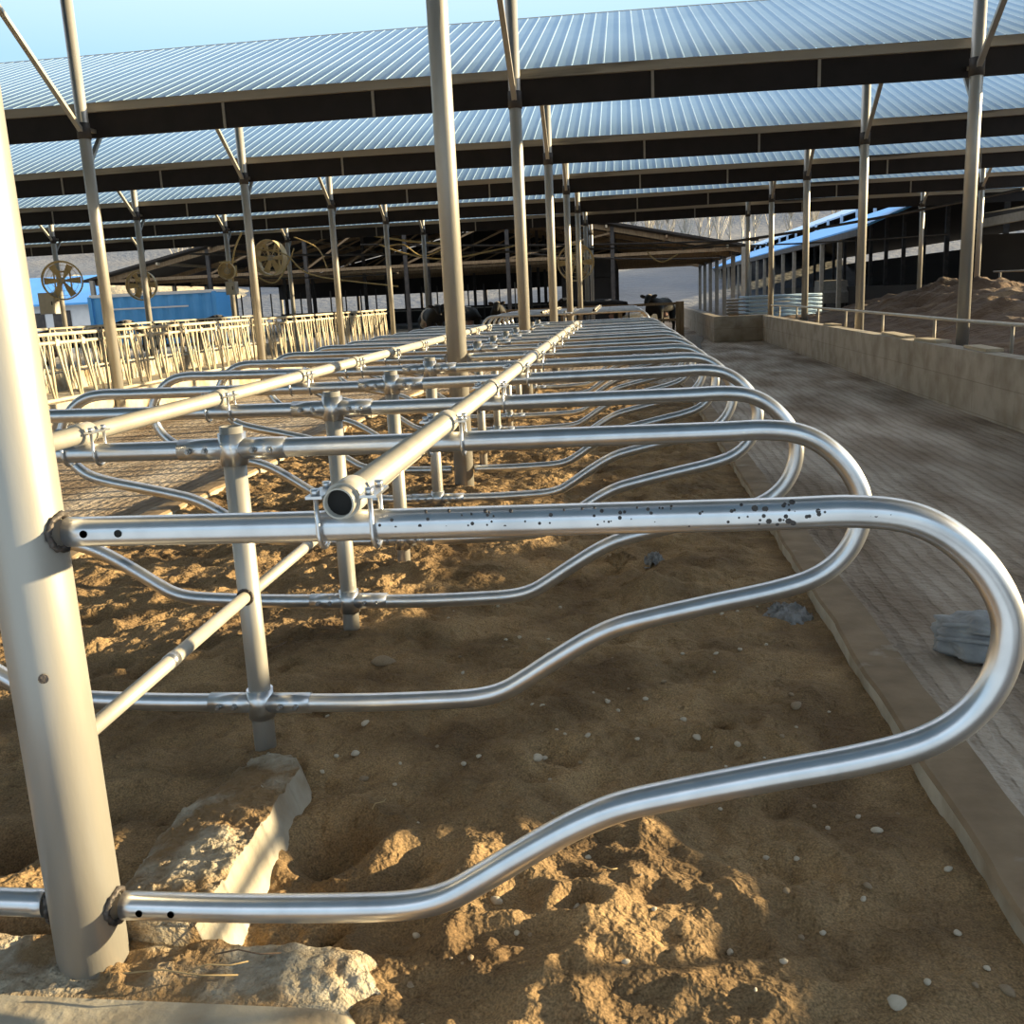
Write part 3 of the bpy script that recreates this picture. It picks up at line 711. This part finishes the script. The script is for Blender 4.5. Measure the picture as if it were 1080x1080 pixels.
# dried dung clumps
def lump(name, px, py, rx, ry, h, m, lab, cat, seed):
    x, y = onground(px, py, .03); b = MB(); n = 26; v = []; f = []
    for j in range(n+1):
        for i in range(n+1):
            u = -1+2*i/n; w2 = -1+2*j/n; d = math.sqrt(u*u+w2*w2)
            e = max(0, 1-d*(1+.35*noise.noise(Vector((u*2.2, w2*2.2, seed)))))
            v.append((u*rx, w2*ry, -.02 + h*min(1, e*2.2) + (h*.7*fbm(u*3, w2*3, seed, 3, 1.6) if e > 0 else -.02)))
    f = [(j*(n+1)+i, j*(n+1)+i+1, (j+1)*(n+1)+i+1, (j+1)*(n+1)+i) for j in range(n) for i in range(n)]
    z = sand_z(x, y) if x < KL else .05
    return tag(b.add(v, f, True).build(name, m, None, (x, y, z)), lab, cat)
lump('dung_clump', 830, 640, .13, .16, .05, 'dung', 'dried grey dung clump on the sand beside the kerb inside the nearest loop', 'dung', 1)
lump('dung_clump', 690, 592, .06, .09, .035, 'dung', 'small grey dung clump on the sunlit sand past the second loop', 'dung', 2)
lump('dung_clump', 655, 588, .12, .14, .06, 'sand', 'heap of loose sand beneath the second right hand loop', 'sand heap', 3)
# cloth sack
def sack():
    b = MB(); n = 40; v = []; f = []
    for j in range(n+1):
        for i in range(2*n+1):
            th = PI*j/n; a = 2*PI*i/(2*n)
            cx, cy, cz = math.cos(a)*math.sin(th), math.sin(a)*math.sin(th), math.cos(th)
            sg = lambda q, p: math.copysign(abs(q)**p, q)
            p = Vector((sg(cx,.9)*.20, sg(cy,.95)*.155, sg(cz,.9)*.10))
            q = Vector((cx, cy, cz))
            k = 1 + .20*noise.noise(q*2.1) + .26*(abs(noise.noise(Vector((cx*1.6+.8*cz, cy*1.6, cz*5+cx))))-.2) + .12*(abs(noise.noise(q*4.2))-.2) + .03*noise.noise(q*11)
            v.append(p*k + Vector((0, .03*math.sin(cz*5), 0)))
    w = 2*n+1
    for j in range(n):
        for i in range(2*n): f.append((j*w+i, (j+1)*w+i, (j+1)*w+i+1, j*w+i+1))
    return b.add(v, f, True)
o = sack().build('cloth_sack', 'cloth', None, (1.535, 4.22, .055), (.08,-.05,-.35)); tag(o, 'crumpled grey-blue cloth sack lying on the alley beyond the nearest loop', 'sack')
def fold(pts): return MB().tube(catmull(pts, 6), [.010]*(6*(len(pts)-1)+1), 8)
fold([(-.19,-.10,.02),(-.08,-.135,.035),(.04,-.138,.03),(.17,-.10,.01)]).build('fold', 'cloth', o)
fold([(-.17,-.07,.075),(-.05,-.085,.085),(.08,-.08,.082),(.16,-.05,.06)]).build('fold', 'cloth', o)
# stalks and twigs
for q, (px, py, l, a, m) in enumerate(((262,1008,.16,.05,'twig'),(190,1030,.28,.02,'straw_bit'),(400,845,.07,1.1,'straw_bit'),(230,1022,.14,.3,'straw_bit'),(800,565,.22,.2,'straw_bit'),(640,915,.06,.1,'straw_bit'),(292,690,.18,1.3,'twig'))):
    x, y = onground(px, py, .08 if q in (0,1,3) else .02); z = (.085 if q in (0,1,3) else sand_z(x, y)+.006)
    o = MB().tube([(-l/2,0,0),(-l/6,.008,.006),(l/5,-.006,.004),(l/2,.004,0)], .0019, 6).build('straw_stalk' if m != 'twig' else 'twig', m, None, (x, y, z), (0,0,a))
    tag(o, ('dark twig lying on the crumbled mortar slab','long straw stalk lying on the front of the mortar slab','short straw stalk on the sand left of the nearest loop bend','thin straw stalk on the mortar slab near the big post','long straw stalk near the kerb beyond the nearest loop','tiny straw stalk in front of the nearest loop','curved dark twig on the sand between the two nearest short posts')[q], 'stalk')

# ------------------------------------------------------------------ fans on posts
def make_fan(lab, loc, rz=0, R=.55):
    t = thing('barn_fan', lab, 'fan', loc, 'big fans hung on posts', rz)
    b = MB(); v = []; f = []; n = 32
    for y, r in ((-.22,R*1.05),(-.12,R),(.16,R),(.16,R*.96),(-.12,R*.96),(-.22,R*1.01)):
        for k in range(n): v.append((r*math.cos(2*PI*k/n), y, r*math.sin(2*PI*k/n)))
    for i in range(6):
        for k in range(n): f.append((i*n+k, i*n+(k+1)%n, ((i+1)%6)*n+(k+1)%n, ((i+1)%6)*n+k))
    b.add(v, f, True).build('shroud', 'fan', t)
    MB().tube([(0,-.14,0),(0,.14,0)], .10, 14).build('motor', 'greybox', t)
    for k in range(6):
        a = 2*PI*k/6; c, s = math.cos(a), math.sin(a); b = MB(); vv = []
        for rr, tw, wd in ((.09,.9,.06),(R*.5,.6,.10),(R*.92,.35,.12)):
            for q, yy in ((-1,-1),(1,1)):
                u = q*wd*math.cos(tw); y = yy*wd*math.sin(tw)
                vv += [(rr*c-u*s, y, rr*s+u*c), (rr*c-u*s, y+.008, rr*s+u*c)]
        ff = []
        for i in (0,4):
            ff += [(i,i+2,i+6,i+4),(i+1,i+5,i+7,i+3),(i,i+4,i+5,i+1),(i+2,i+3,i+7,i+6)]
        b.add(vv, ff).build('blade', 'fan', t)
    b = MB()
    for r in (R*.3,R*.55,R*.8,R): b.ring((0,-.2,0), (0,1,0), r, .006, 28, 4)
    for k in range(8):
        a = 2*PI*k/8; b.tube([(0,-.2,0),(R*math.cos(a),-.2,R*math.sin(a))], .006, 4)
    b.build('guard', 'fan', t)
    b = MB(); b.bar((-.25,.16,R*.7),(-.25,.16,-R*.7), .05, .05); b.bar((.25,.16,R*.7),(.25,.16,-R*.7), .05, .05); b.bar((-.28,.2,.3),(.28,.2,.3), .05, .05); b.build('mounting_frame', 'fan', t)
    return t
def at(px, py, Y):
    d = RW @ np.array([px-540, py-540, F]); s = Y/d[1]; return (d[0]*s, Y, 1.6+d[2]*s)
for (px, py, Y, R, rz, lab) in ((66,296,31.5,.62,.5,'round barn fan above the grey cabinet at the far left'),(150,301,37.4,.56,.2,'round barn fan in front of the blue container'),(286,272,37.4,.66,-.3,'round barn fan with loose hoses on a left hand post'),(607,277,37.4,.66,.1,'round barn fan on a far post of the middle row'),(240,286,31.4,.26,.2,'small round fan above a pale box on a left hand post')):
    make_fan(lab, at(px, py, Y), rz, R)
for (px, py, Y, w, h, lab) in ((55,320,31.5,.55,.7,'grey electrical cabinet under the far left fan'),(247,304,31.4,.32,.42,'pale control box under the small fan')):
    x, y, z = at(px, py, Y); t = thing('control_cabinet', lab, 'cabinet', (x, y-.12, z))
    MB().box((-w/2,-.2,-h/2),(w/2,.1,h/2)).build('body', 'greybox', t); MB().box((-w/2+.03,-.215,-h/2+.03),(w/2-.03,-.2,h/2-.03)).build('door', 'lock', t)
    MB().box((w/2-.09,-.235,-.06),(w/2-.06,-.215,.06)).build('handle', 'darkmetal', t)
# hanging hoses and cables
rh = random.Random(5)
def hose(pts, r, m, lab, name='hose', cat='hose'):
    o = MB().tube(catmull(pts, 8), r, 6).build(name, m); return tag(o, lab, cat)
def P(px, py, Y): return at(px, py, Y)
hose([P(262,262,37),P(300,268,37),P(330,290,37),P(420,302,37)], .03, 'hose', 'sunlit yellow hose hanging below the hose-hung fan')
hose([P(268,290,37),P(290,298,37),P(305,275,37),P(310,262,37)], .03, 'hose', 'sunlit hose looped beside the hose-hung fan')
hose([P(310,250,37),P(335,262,37),P(345,283,37)], .025, 'hose', 'short sunlit hose right of the hose-hung fan')
hose([P(400,258,40),P(430,268,40),P(470,273,40),P(530,262,40),P(545,258,40)], .035, 'hose', 'sunlit sagging hose left of the thick middle post')
hose([P(380,246,40),P(430,254,40),P(480,258,40)], .05, 'hose', 'bright yellow hose strip left of the second middle post')
hose([P(408,260,40),P(425,258,40),P(445,270,40),P(468,262,40)], .03, 'hose', 'crossed sunlit hose near the second middle post')
hose([P(682,265,42),P(690,273,42),P(700,276,42),P(715,268,42)], .03, 'hose', 'sagging cable in front of the dark far barn')
hose([P(255,245,31.6),P(248,262,31.6),P(245,280,31.6),P(246,298,31.6)], .03, 'hose', 'vertical conduit running down to the pale control box')
for (pa, pb, Y, r, lab) in (((200,268),(640,262),41,.05,'upper dark water pipe across the shed in front of the far barn'),((230,292),(420,288),41,.035,'lower dark water pipe across the shed on the left'),((380,258),(800,253),44,.045,'dark water pipe running across above the middle posts'),((720,262),(1080,199),34,.05,'dark sloping pipe across the right hand pen'),((640,262),(1000,247),40,.035,'thin dark cable across the alley to the right'),((560,268),(760,272),45,.04,'pale grey pipe in front of the dark far barn')):
    a = Vector(P(*pa, Y)); c = Vector(P(*pb, Y)); m = (a+c)/2 - Vector((0,0,.12))
    hose([a, (a+m)/2-Vector((0,0,.03)), m, (m+c)/2-Vector((0,0,.03)), c], r, 'darkmetal', lab, 'water_pipe', 'pipe')

# ------------------------------------------------------------------ cattle
def cow_mesh():
    me = bpy.data.meshes.new('cow')
    V = [(0,0,1.12,.26),(-.45,0,1.13,.30),(-.85,0,1.15,.25),(.45,0,1.10,.30),(.80,0,1.16,.24),(1.05,0,1.30,.16),(1.25,0,1.42,.13),(1.42,0,1.40,.125),(1.60,0,1.27,.085),(1.72,0,1.18,.07),   # trunk, neck, head
         (-1.04,0,1.22,.08),(-1.12,0,1.0,.03),(-1.13,0,.6,.022),(-1.13,0,.48,.04)]
    Ed = [(0,1),(1,2),(0,3),(3,4),(4,5),(5,6),(6,7),(7,8),(8,9),(2,10),(10,11),(11,12),(12,13)]
    for s in (.2,-.2):
        o = len(V); V += [(.72,s,.92,.13),(.70,s,.62,.085),(.73,s,.36,.05),(.72,s,.12,.042),(.76,s,.03,.06)]; Ed += [(4,o),(o,o+1),(o+1,o+2),(o+2,o+3),(o+3,o+4)]
        o = len(V); V += [(-.80,s,.95,.17),(-.70,s,.68,.11),(-.92,s,.46,.06),(-.88,s,.12,.043),(-.84,s,.03,.06)]; Ed += [(2,o),(o,o+1),(o+1,o+2),(o+2,o+3),(o+3,o+4)]
    me.from_pydata([v[:3] for v in V], Ed, [])
    o = bpy.data.objects.new('cow', me); C.objects.link(o)
    md = o.modifiers.new('skin', 'SKIN'); md.use_smooth_shade = True
    for i, v in enumerate(V):
        sv = me.skin_vertices[0].data[i]; sv.radius = (v[3], v[3]); sv.use_root = (i == 0)
    o.modifiers.new('sub', 'SUBSURF').levels = 2; o.modifiers['sub'].render_levels = 2
    dg = bpy.context.evaluated_depsgraph_get(); ev = bpy.data.meshes.new_from_object(o.evaluated_get(dg))
    bpy.data.objects.remove(o); ev.materials.clear(); ev.materials.append(M['cowblack'])
    for p in ev.polygons: p.use_smooth = True; p.material_index = 0
    ev.name = 'cow_body'; return ev
COW = cow_mesh()
cows = 0
def cow(x, y, rz, lab, z=-.02):
    t = thing('cow', lab, 'cow', (x, y, z), None, rz)
    link('body', COW, t)
    for s in (1,-1): MB().ball((0,0,0), .11, 8, 6, (.35,1,.55)).build('ear', 'horn', t, (1.36, s*.20, 1.44), (s*.3,0,0))
    MB().ball((-.55,0,.78), .16, 10, 6, (1.1,.8,.7)).build('udder', 'udder', t)
    return t
cow(-7.0, 35.0, -1.2, 'black and white cow facing forward behind the end of the headlock fence')
cow(-5.9, 35.4, -1.9, 'black and white cow right of the headlock fence end, beyond the gate')
cow(-4.6, 35.8, -1.5, 'black cow with pale face left of the thick middle post, beyond the gate')
cow(1.2, 35.0, -1.9, 'dark cow with a white patch behind the timber gate post')
cow(-1.0, 36.6, 2.9, 'dark cow standing sideways beyond the gate behind the far loops')
cow(-13.9, 23.5, .2, 'black cow with its head at the back row of headlocks, left hand one')
cow(-14.0, 29.5, .1, 'black cow with its head at the back row of headlocks, right hand one')
cow(15.2, 31.2, 2.2, 'black cow standing in the dark right hand shed, leftmost one', 0)
cow(16.6, 29.6, 1.4, 'black cow standing in the dark right hand shed, rightmost one', 0)

# ------------------------------------------------------------------ timber gate past the far loops
t = thing('timber_gate', 'timber fence with a stout end post across the far end of the stalls', 'fence', (0, 32.9, 0))
MB().box((1.62,-.12,-.1),(1.88,.12,1.22)).build('end_post', 'brownwood', t)
MB().box((-4.0,-.05,1.12),(1.62,.05,1.2)).build('top_rail', 'brownwood', t)
MB().box((-4.0,-.04,.6),(1.62,.04,.68)).build('middle_rail', 'brownwood', t)
for x in (-4.1,-2.1,-.2): MB().box((x-.07,-.1,-.1),(x+.07,.1,1.15)).build('fence_post', 'brownwood', t)
t = thing('board_wall', 'low brown board wall at the front of the distant group of loops', 'board wall', (0, 24.0, 0))
for j in range(3): MB().box((-3.7,-.04,-.1+.27*j),(.95,.04,.155+.27*j)).build('board', 'brownwood', t)

# ------------------------------------------------------------------ far barns
def barn(name, lab, x0, x1, ya, yb, ze, zr, m_roof, m_post, sp, thick=.12, posts=True, group=None):
    xm = (x0+x1)/2; t = thing(name, lab, 'barn', (xm, ya, 0), group)
    L2 = yb-ya; hw = (x1-x0)/2
    for s, nme in ((-1,'roof_slope'),(1,'roof_slope')):
        b = MB(); v = [(s*(hw+.6),0,ze-.6*(zr-ze)/hw),(0,0,zr),(0,L2,zr),(s*(hw+.6),L2,ze-.6*(zr-ze)/hw)]
        v += [(x, y, z+thick) for x, y, z in v]
        b.add(v, [(0,1,2,3),(7,6,5,4),(0,4,5,1),(1,5,6,2),(2,6,7,3),(3,7,4,0)]).build(nme, m_roof, t)
    for s in (-1,1):
        n = int(L2/sp)
        if posts:
            for i in range(n+1): MB().box((s*hw-.11,i*sp-.11,-.1),(s*hw+.11,i*sp+.11,ze-.05)).build('side_post', m_post, t)
        b = MB().box((s*hw-.08,0,ze-.28),(s*hw+.08,L2,ze-.04)).build('eave_beam', 'darkmetal', t)
    return t, hw, L2
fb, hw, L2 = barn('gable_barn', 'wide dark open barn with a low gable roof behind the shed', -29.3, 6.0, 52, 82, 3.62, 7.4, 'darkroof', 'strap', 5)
for i in range(6):
    y = .4+6*i
    for s in (-1,1): MB().bar((0,y,7.15),(s*hw,y,3.4), .16, .24).build('rafter', 'brownwood', fb)
    MB().bar((-hw,y,3.5),(hw,y,3.5), .12, .16).build('tie_beam', 'brownwood', fb)
    for x in (-11,-5.5,0,5.5,11): MB().box((x-.1,y-.1,-.1),(x+.1,y+.1,7.3-abs(x)*.215)).build('inner_post', 'darkmetal', fb)
    for x in (-11,-5.5,0,5.5): MB().bar((x,y,3.6),(x+5.5,y,7.0-abs(x+5.5)*.215), .09, .1).build('web', 'brownwood', fb)
for j in range(12):
    x = -hw+.8+j*(2*hw-1.6)/11; MB().bar((x,0,7.3-abs(x)*.2145-.05),(x,29,7.3-abs(x)*.2145-.05), .1, .14).build('purlin', 'plank' if j % 2 else 'brownwood', fb)
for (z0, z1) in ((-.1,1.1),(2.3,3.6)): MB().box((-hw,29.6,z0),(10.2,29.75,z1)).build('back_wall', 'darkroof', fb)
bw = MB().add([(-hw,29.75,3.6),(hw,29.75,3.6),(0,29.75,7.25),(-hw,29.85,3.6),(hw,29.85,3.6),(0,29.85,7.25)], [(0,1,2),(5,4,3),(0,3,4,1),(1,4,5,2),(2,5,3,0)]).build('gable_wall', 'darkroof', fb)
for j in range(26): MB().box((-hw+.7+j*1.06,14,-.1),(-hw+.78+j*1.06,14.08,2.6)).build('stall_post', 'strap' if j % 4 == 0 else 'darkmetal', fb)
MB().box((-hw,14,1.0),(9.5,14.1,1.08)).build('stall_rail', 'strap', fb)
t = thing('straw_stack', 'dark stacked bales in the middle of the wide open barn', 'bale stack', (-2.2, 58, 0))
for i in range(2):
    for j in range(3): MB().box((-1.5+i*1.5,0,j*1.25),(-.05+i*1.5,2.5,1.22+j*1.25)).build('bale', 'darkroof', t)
# right hand barn with blue roof
t = thing('blue_roofed_barn', 'long open cattle barn with a bright blue roof beyond the right hand pen', 'barn', (9.5, 42, 0))
def slab4(v, th=.1):
    v2 = v + [(x, y, z-th) for x, y, z in v]
    return MB().add(v2, [(0,1,2,3),(7,6,5,4),(0,4,5,1),(1,5,6,2),(2,6,7,3),(3,7,4,0)])
slab4([(0,0,3.75),(0,105,3.75),(3.2,105,5.0),(3.2,0,5.0)]).build('lower_roof', 'bluepaint', t)
slab4([(3.6,0,5.55),(3.6,105,5.55),(7.0,105,6.9),(7.0,0,6.9)]).build('upper_roof', 'lightblue', t)
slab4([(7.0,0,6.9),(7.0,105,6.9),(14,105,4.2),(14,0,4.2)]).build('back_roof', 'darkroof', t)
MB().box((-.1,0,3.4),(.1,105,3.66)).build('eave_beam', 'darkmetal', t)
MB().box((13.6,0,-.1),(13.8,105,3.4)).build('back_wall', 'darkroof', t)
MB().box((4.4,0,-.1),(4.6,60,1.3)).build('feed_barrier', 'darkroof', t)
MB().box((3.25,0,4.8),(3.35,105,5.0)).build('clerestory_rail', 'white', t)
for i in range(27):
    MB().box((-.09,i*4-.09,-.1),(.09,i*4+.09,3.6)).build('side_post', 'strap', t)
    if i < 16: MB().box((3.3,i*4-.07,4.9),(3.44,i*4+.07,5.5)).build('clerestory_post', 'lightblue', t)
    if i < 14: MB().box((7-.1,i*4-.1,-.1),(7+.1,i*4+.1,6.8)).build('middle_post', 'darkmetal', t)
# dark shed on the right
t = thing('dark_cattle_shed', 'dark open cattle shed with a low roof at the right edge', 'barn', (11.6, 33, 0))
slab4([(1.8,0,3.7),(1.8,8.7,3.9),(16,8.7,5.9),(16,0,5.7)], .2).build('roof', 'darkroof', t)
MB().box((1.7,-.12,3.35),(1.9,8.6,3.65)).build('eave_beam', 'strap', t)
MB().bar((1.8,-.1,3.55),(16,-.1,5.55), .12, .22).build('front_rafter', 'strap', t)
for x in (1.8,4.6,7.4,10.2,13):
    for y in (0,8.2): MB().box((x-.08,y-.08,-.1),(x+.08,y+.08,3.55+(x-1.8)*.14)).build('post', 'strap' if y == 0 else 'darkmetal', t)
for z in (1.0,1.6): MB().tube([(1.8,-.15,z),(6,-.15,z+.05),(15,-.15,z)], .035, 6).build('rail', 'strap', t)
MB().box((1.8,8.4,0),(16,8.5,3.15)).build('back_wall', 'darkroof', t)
# pen fence past the soil heaps
t = thing('pen_fence', 'grey pipe fence behind the dark soil heaps in the right hand pen', 'fence', (12.6, 0, 0))
MB().tube(catmull([(0,14,1.72),(0,20,1.66),(0,26,1.72),(0,32,1.68),(0,36,1.7)], 5), .03, 8).build('top_pipe', 'strap', t)
for i in range(8): MB().tube([(0,14.4+3*i,-.1),(0,14.4+3*i,1.7)], .035, 8).build('fence_post', 'strap', t)
# stacks of steel panels and a small vehicle beyond the wall
for q, (x, y, n, lab) in enumerate(((5.6,37.5,6,'stack of pale blue-grey steel gates beyond the far wall corner, right hand one'),(5.6,43.5,5,'stack of grey steel gates beyond the far wall corner, left hand one'))):
    t = thing('gate_stack', lab, 'stack of gates', (x, y, .5), None, .1-.2*q)
    for j in range(n):
        b = MB()
        for zz in range(3): b.tube([(-1.3,-1+zz*.9,j*.14),(1.3,-1+zz*.9,j*.14)], .045, 8)
        for xx in (-1.25,0,1.25): b.tube([(xx,-1,j*.14),(xx,.8,j*.14)], .045, 8)
        b.build('gate', 'lightblue' if q == 0 else 'strap', t)
    MB().box((-1.2,-.9,-.5),(1.2,.7,-.05)).build('pallet', 'brownwood', t)
t = thing('white_van', 'pale van parked beyond the soil heap', 'van', (13.2, 66, -.05), None, PI/2)
b = MB(); prof = [(-1.6,.35),(-1.6,1.0),(-1.2,1.15),(-.75,1.75),(1.5,1.8),(1.65,1.2),(1.65,.35)]
v = [(x,-.8,z) for x, z in prof] + [(x,.8,z) for x, z in prof]; n = len(prof)
b.add(v, [tuple(range(n)), tuple(range(2*n-1, n-1, -1))] + [(i, n+i, n+(i+1)%n, (i+1)%n) for i in range(n)]).build('body', 'strap', t)
MB().box((-.6,-.815,1.15),(1.35,-.8,1.65)).build('window', 'hole', t)
for x in (-1.0,1.05):
    for y in (-.72,.72): MB().tube([(x,y-.1,.32),(x,y+.1,.32)], .32, 18).build('wheel', 'darkmetal', t)
# blue container and pale building on the left
x0, _, _ = at(97, 330, 48); x1, _, _ = at(228, 330, 48)
t = thing('blue_container', 'bright blue ribbed steel container behind the left headlocks', 'container', ((x0+x1)/2, 48, -.05))
hwc = (x1-x0)/2; b = MB(); v = []; f = []; n = 40
for i in range(n+1):
    x = -hwc+2*hwc*i/n; y = -.05 if (i//2) % 2 else 0
    v += [(x,y,.15),(x,y,2.6)]
for i in range(n): f.append((2*i,2*i+2,2*i+3,2*i+1))
b.add(v, f).box((-hwc,.02,.1),(hwc,2.4,2.62)); b.build('body', 'bluepaint', t)
MB().box((-hwc,-.08,2.6),(hwc,2.45,2.75)).build('top_frame', 'white', t); MB().box((-hwc,-.08,0),(hwc,2.45,.15)).build('bottom_frame', 'darkmetal', t)
MB().box((-hwc+.6,-.07,1.95),(hwc-1.4,-.05,2.03)).build('painted_stripe', 'white', t)
for s in (-1,1): MB().box((s*hwc-.1,-.09,.1),(s*hwc+.1,.05,2.65)).build('corner_post', 'bluepaint', t)
x0, _, z0 = at(-40, 318, 60); x1, _, _ = at(94, 315, 60)
t = thing('pale_building', 'pale blue-white low building with a blue roof at the far left', 'building', ((x0+x1)/2, 60, 0))
hb = (x1-x0)/2
MB().box((-hb,0,-.1),(hb,5,2.5)).build('wall', 'white', t)
slab4([(-hb-.3,-.5,2.55),(hb+.3,-.5,2.55),(hb+.3,4,4.4),(-hb-.3,4,4.4)], .12).build('roof', 'bluepaint', t)
f2 = MB().box((hb-2.6,-.06,.0),(hb-1.4,0,2.1)).build('door', 'darkmetal', t); MB().box((hb-4.6,-.05,1.0),(hb-3.2,0,2.0)).build('window', 'darkmetal', t)
# dry straw bank and hillside trees
def bank(x0, x1, y, z0, h, lab, seed):
    g = grid_mesh(frange(x0, x1, 60), frange(y, y+26, 20), lambda x, yy: z0 + h*math.sin(PI*min(1, max(0, (x-x0)/(x1-x0))))**.35*math.sin(PI*.5*min(1, (yy-y)/10))*(1+.25*fbm(x, yy, seed, 3, .12)))
    return tag(g.build('straw_bank', 'straw'), lab, 'straw bank')
bank(-95, -40, 88, -.2, 6.2, 'tan dry straw bank behind the buildings on the left', 2)
rt = random.Random(9)
def bare_tree(seed, H=10):
    r = random.Random(seed); tr = MB(); br = MB()
    tr.tube([(0,0,-1),(.05,0,H*.35),(.0,.05,H*.7),(.03,0,H)], [.16,.12,.07,.02], 7)
    for k in range(34):
        z = H*r.uniform(.12,.85); a = r.uniform(0, 2*PI); l = (H-z)*r.uniform(.35,.8)+.8; sp = r.uniform(.06,.26)
        e = Vector((math.cos(a)*l*sp, math.sin(a)*l*sp, z+l)); s = Vector((0,0,z)); m = (s+e)/2+Vector((math.cos(a)*l*.1, math.sin(a)*l*.1, 0))
        br.tube([s, m, e], [.055,.04,.015], 4)
        for q in range(3):
            a2 = r.uniform(0, 2*PI); p = s.lerp(e, r.uniform(.4,.9)); br.tube([p, p+Vector((math.cos(a2)*.5, math.sin(a2)*.5, 1.3))], [.03,.012], 3)
    return tr, br
def hill_z(x, y): return -.15+max(0, y-82)*.14*(1+.25*fbm(x, y, 1, 4, .012)) + 1.2*fbm(x, y, 7, 4, .03)*min(1, max(0, (y-80)/60))
protos = []
for s in range(3):
    t = thing('bare_tree', 'bare pale winter tree on the hillside', 'tree', (0,0,0), 'bare trees on the hillside')
    tr, br = bare_tree(s+20); tr.build('trunk', 'bark', t); br.build('branches', 'bark', t); protos.append(t)
tx = [640,652,668,684,694,706,722,738,748,757,770,783,795,812,832,856,190,204,216,228,244,880]
for i, px in enumerate(tx):
    Y = 126+rt.uniform(-5,7); x = at(px, 280, Y)[0]
    lab = f'bare pale winter tree on the hillside, {ORD[i]} from the left of the right hand group' if i < 16 else f'bare pale winter tree on the left hillside, {ORD[i-16]} from the left of that group' if i < 21 else 'bare pale winter tree farthest right on the hillside'
    if i < 3: t = protos[i]; t.location = (x, Y, hill_z(x, Y)); t['label'] = lab
    else: t = dup(protos[i % 3], (x, Y, hill_z(x, Y)), rt.uniform(0,6), lab)
    sc = rt.uniform(.85,1.2); t.scale = (sc,sc,sc)
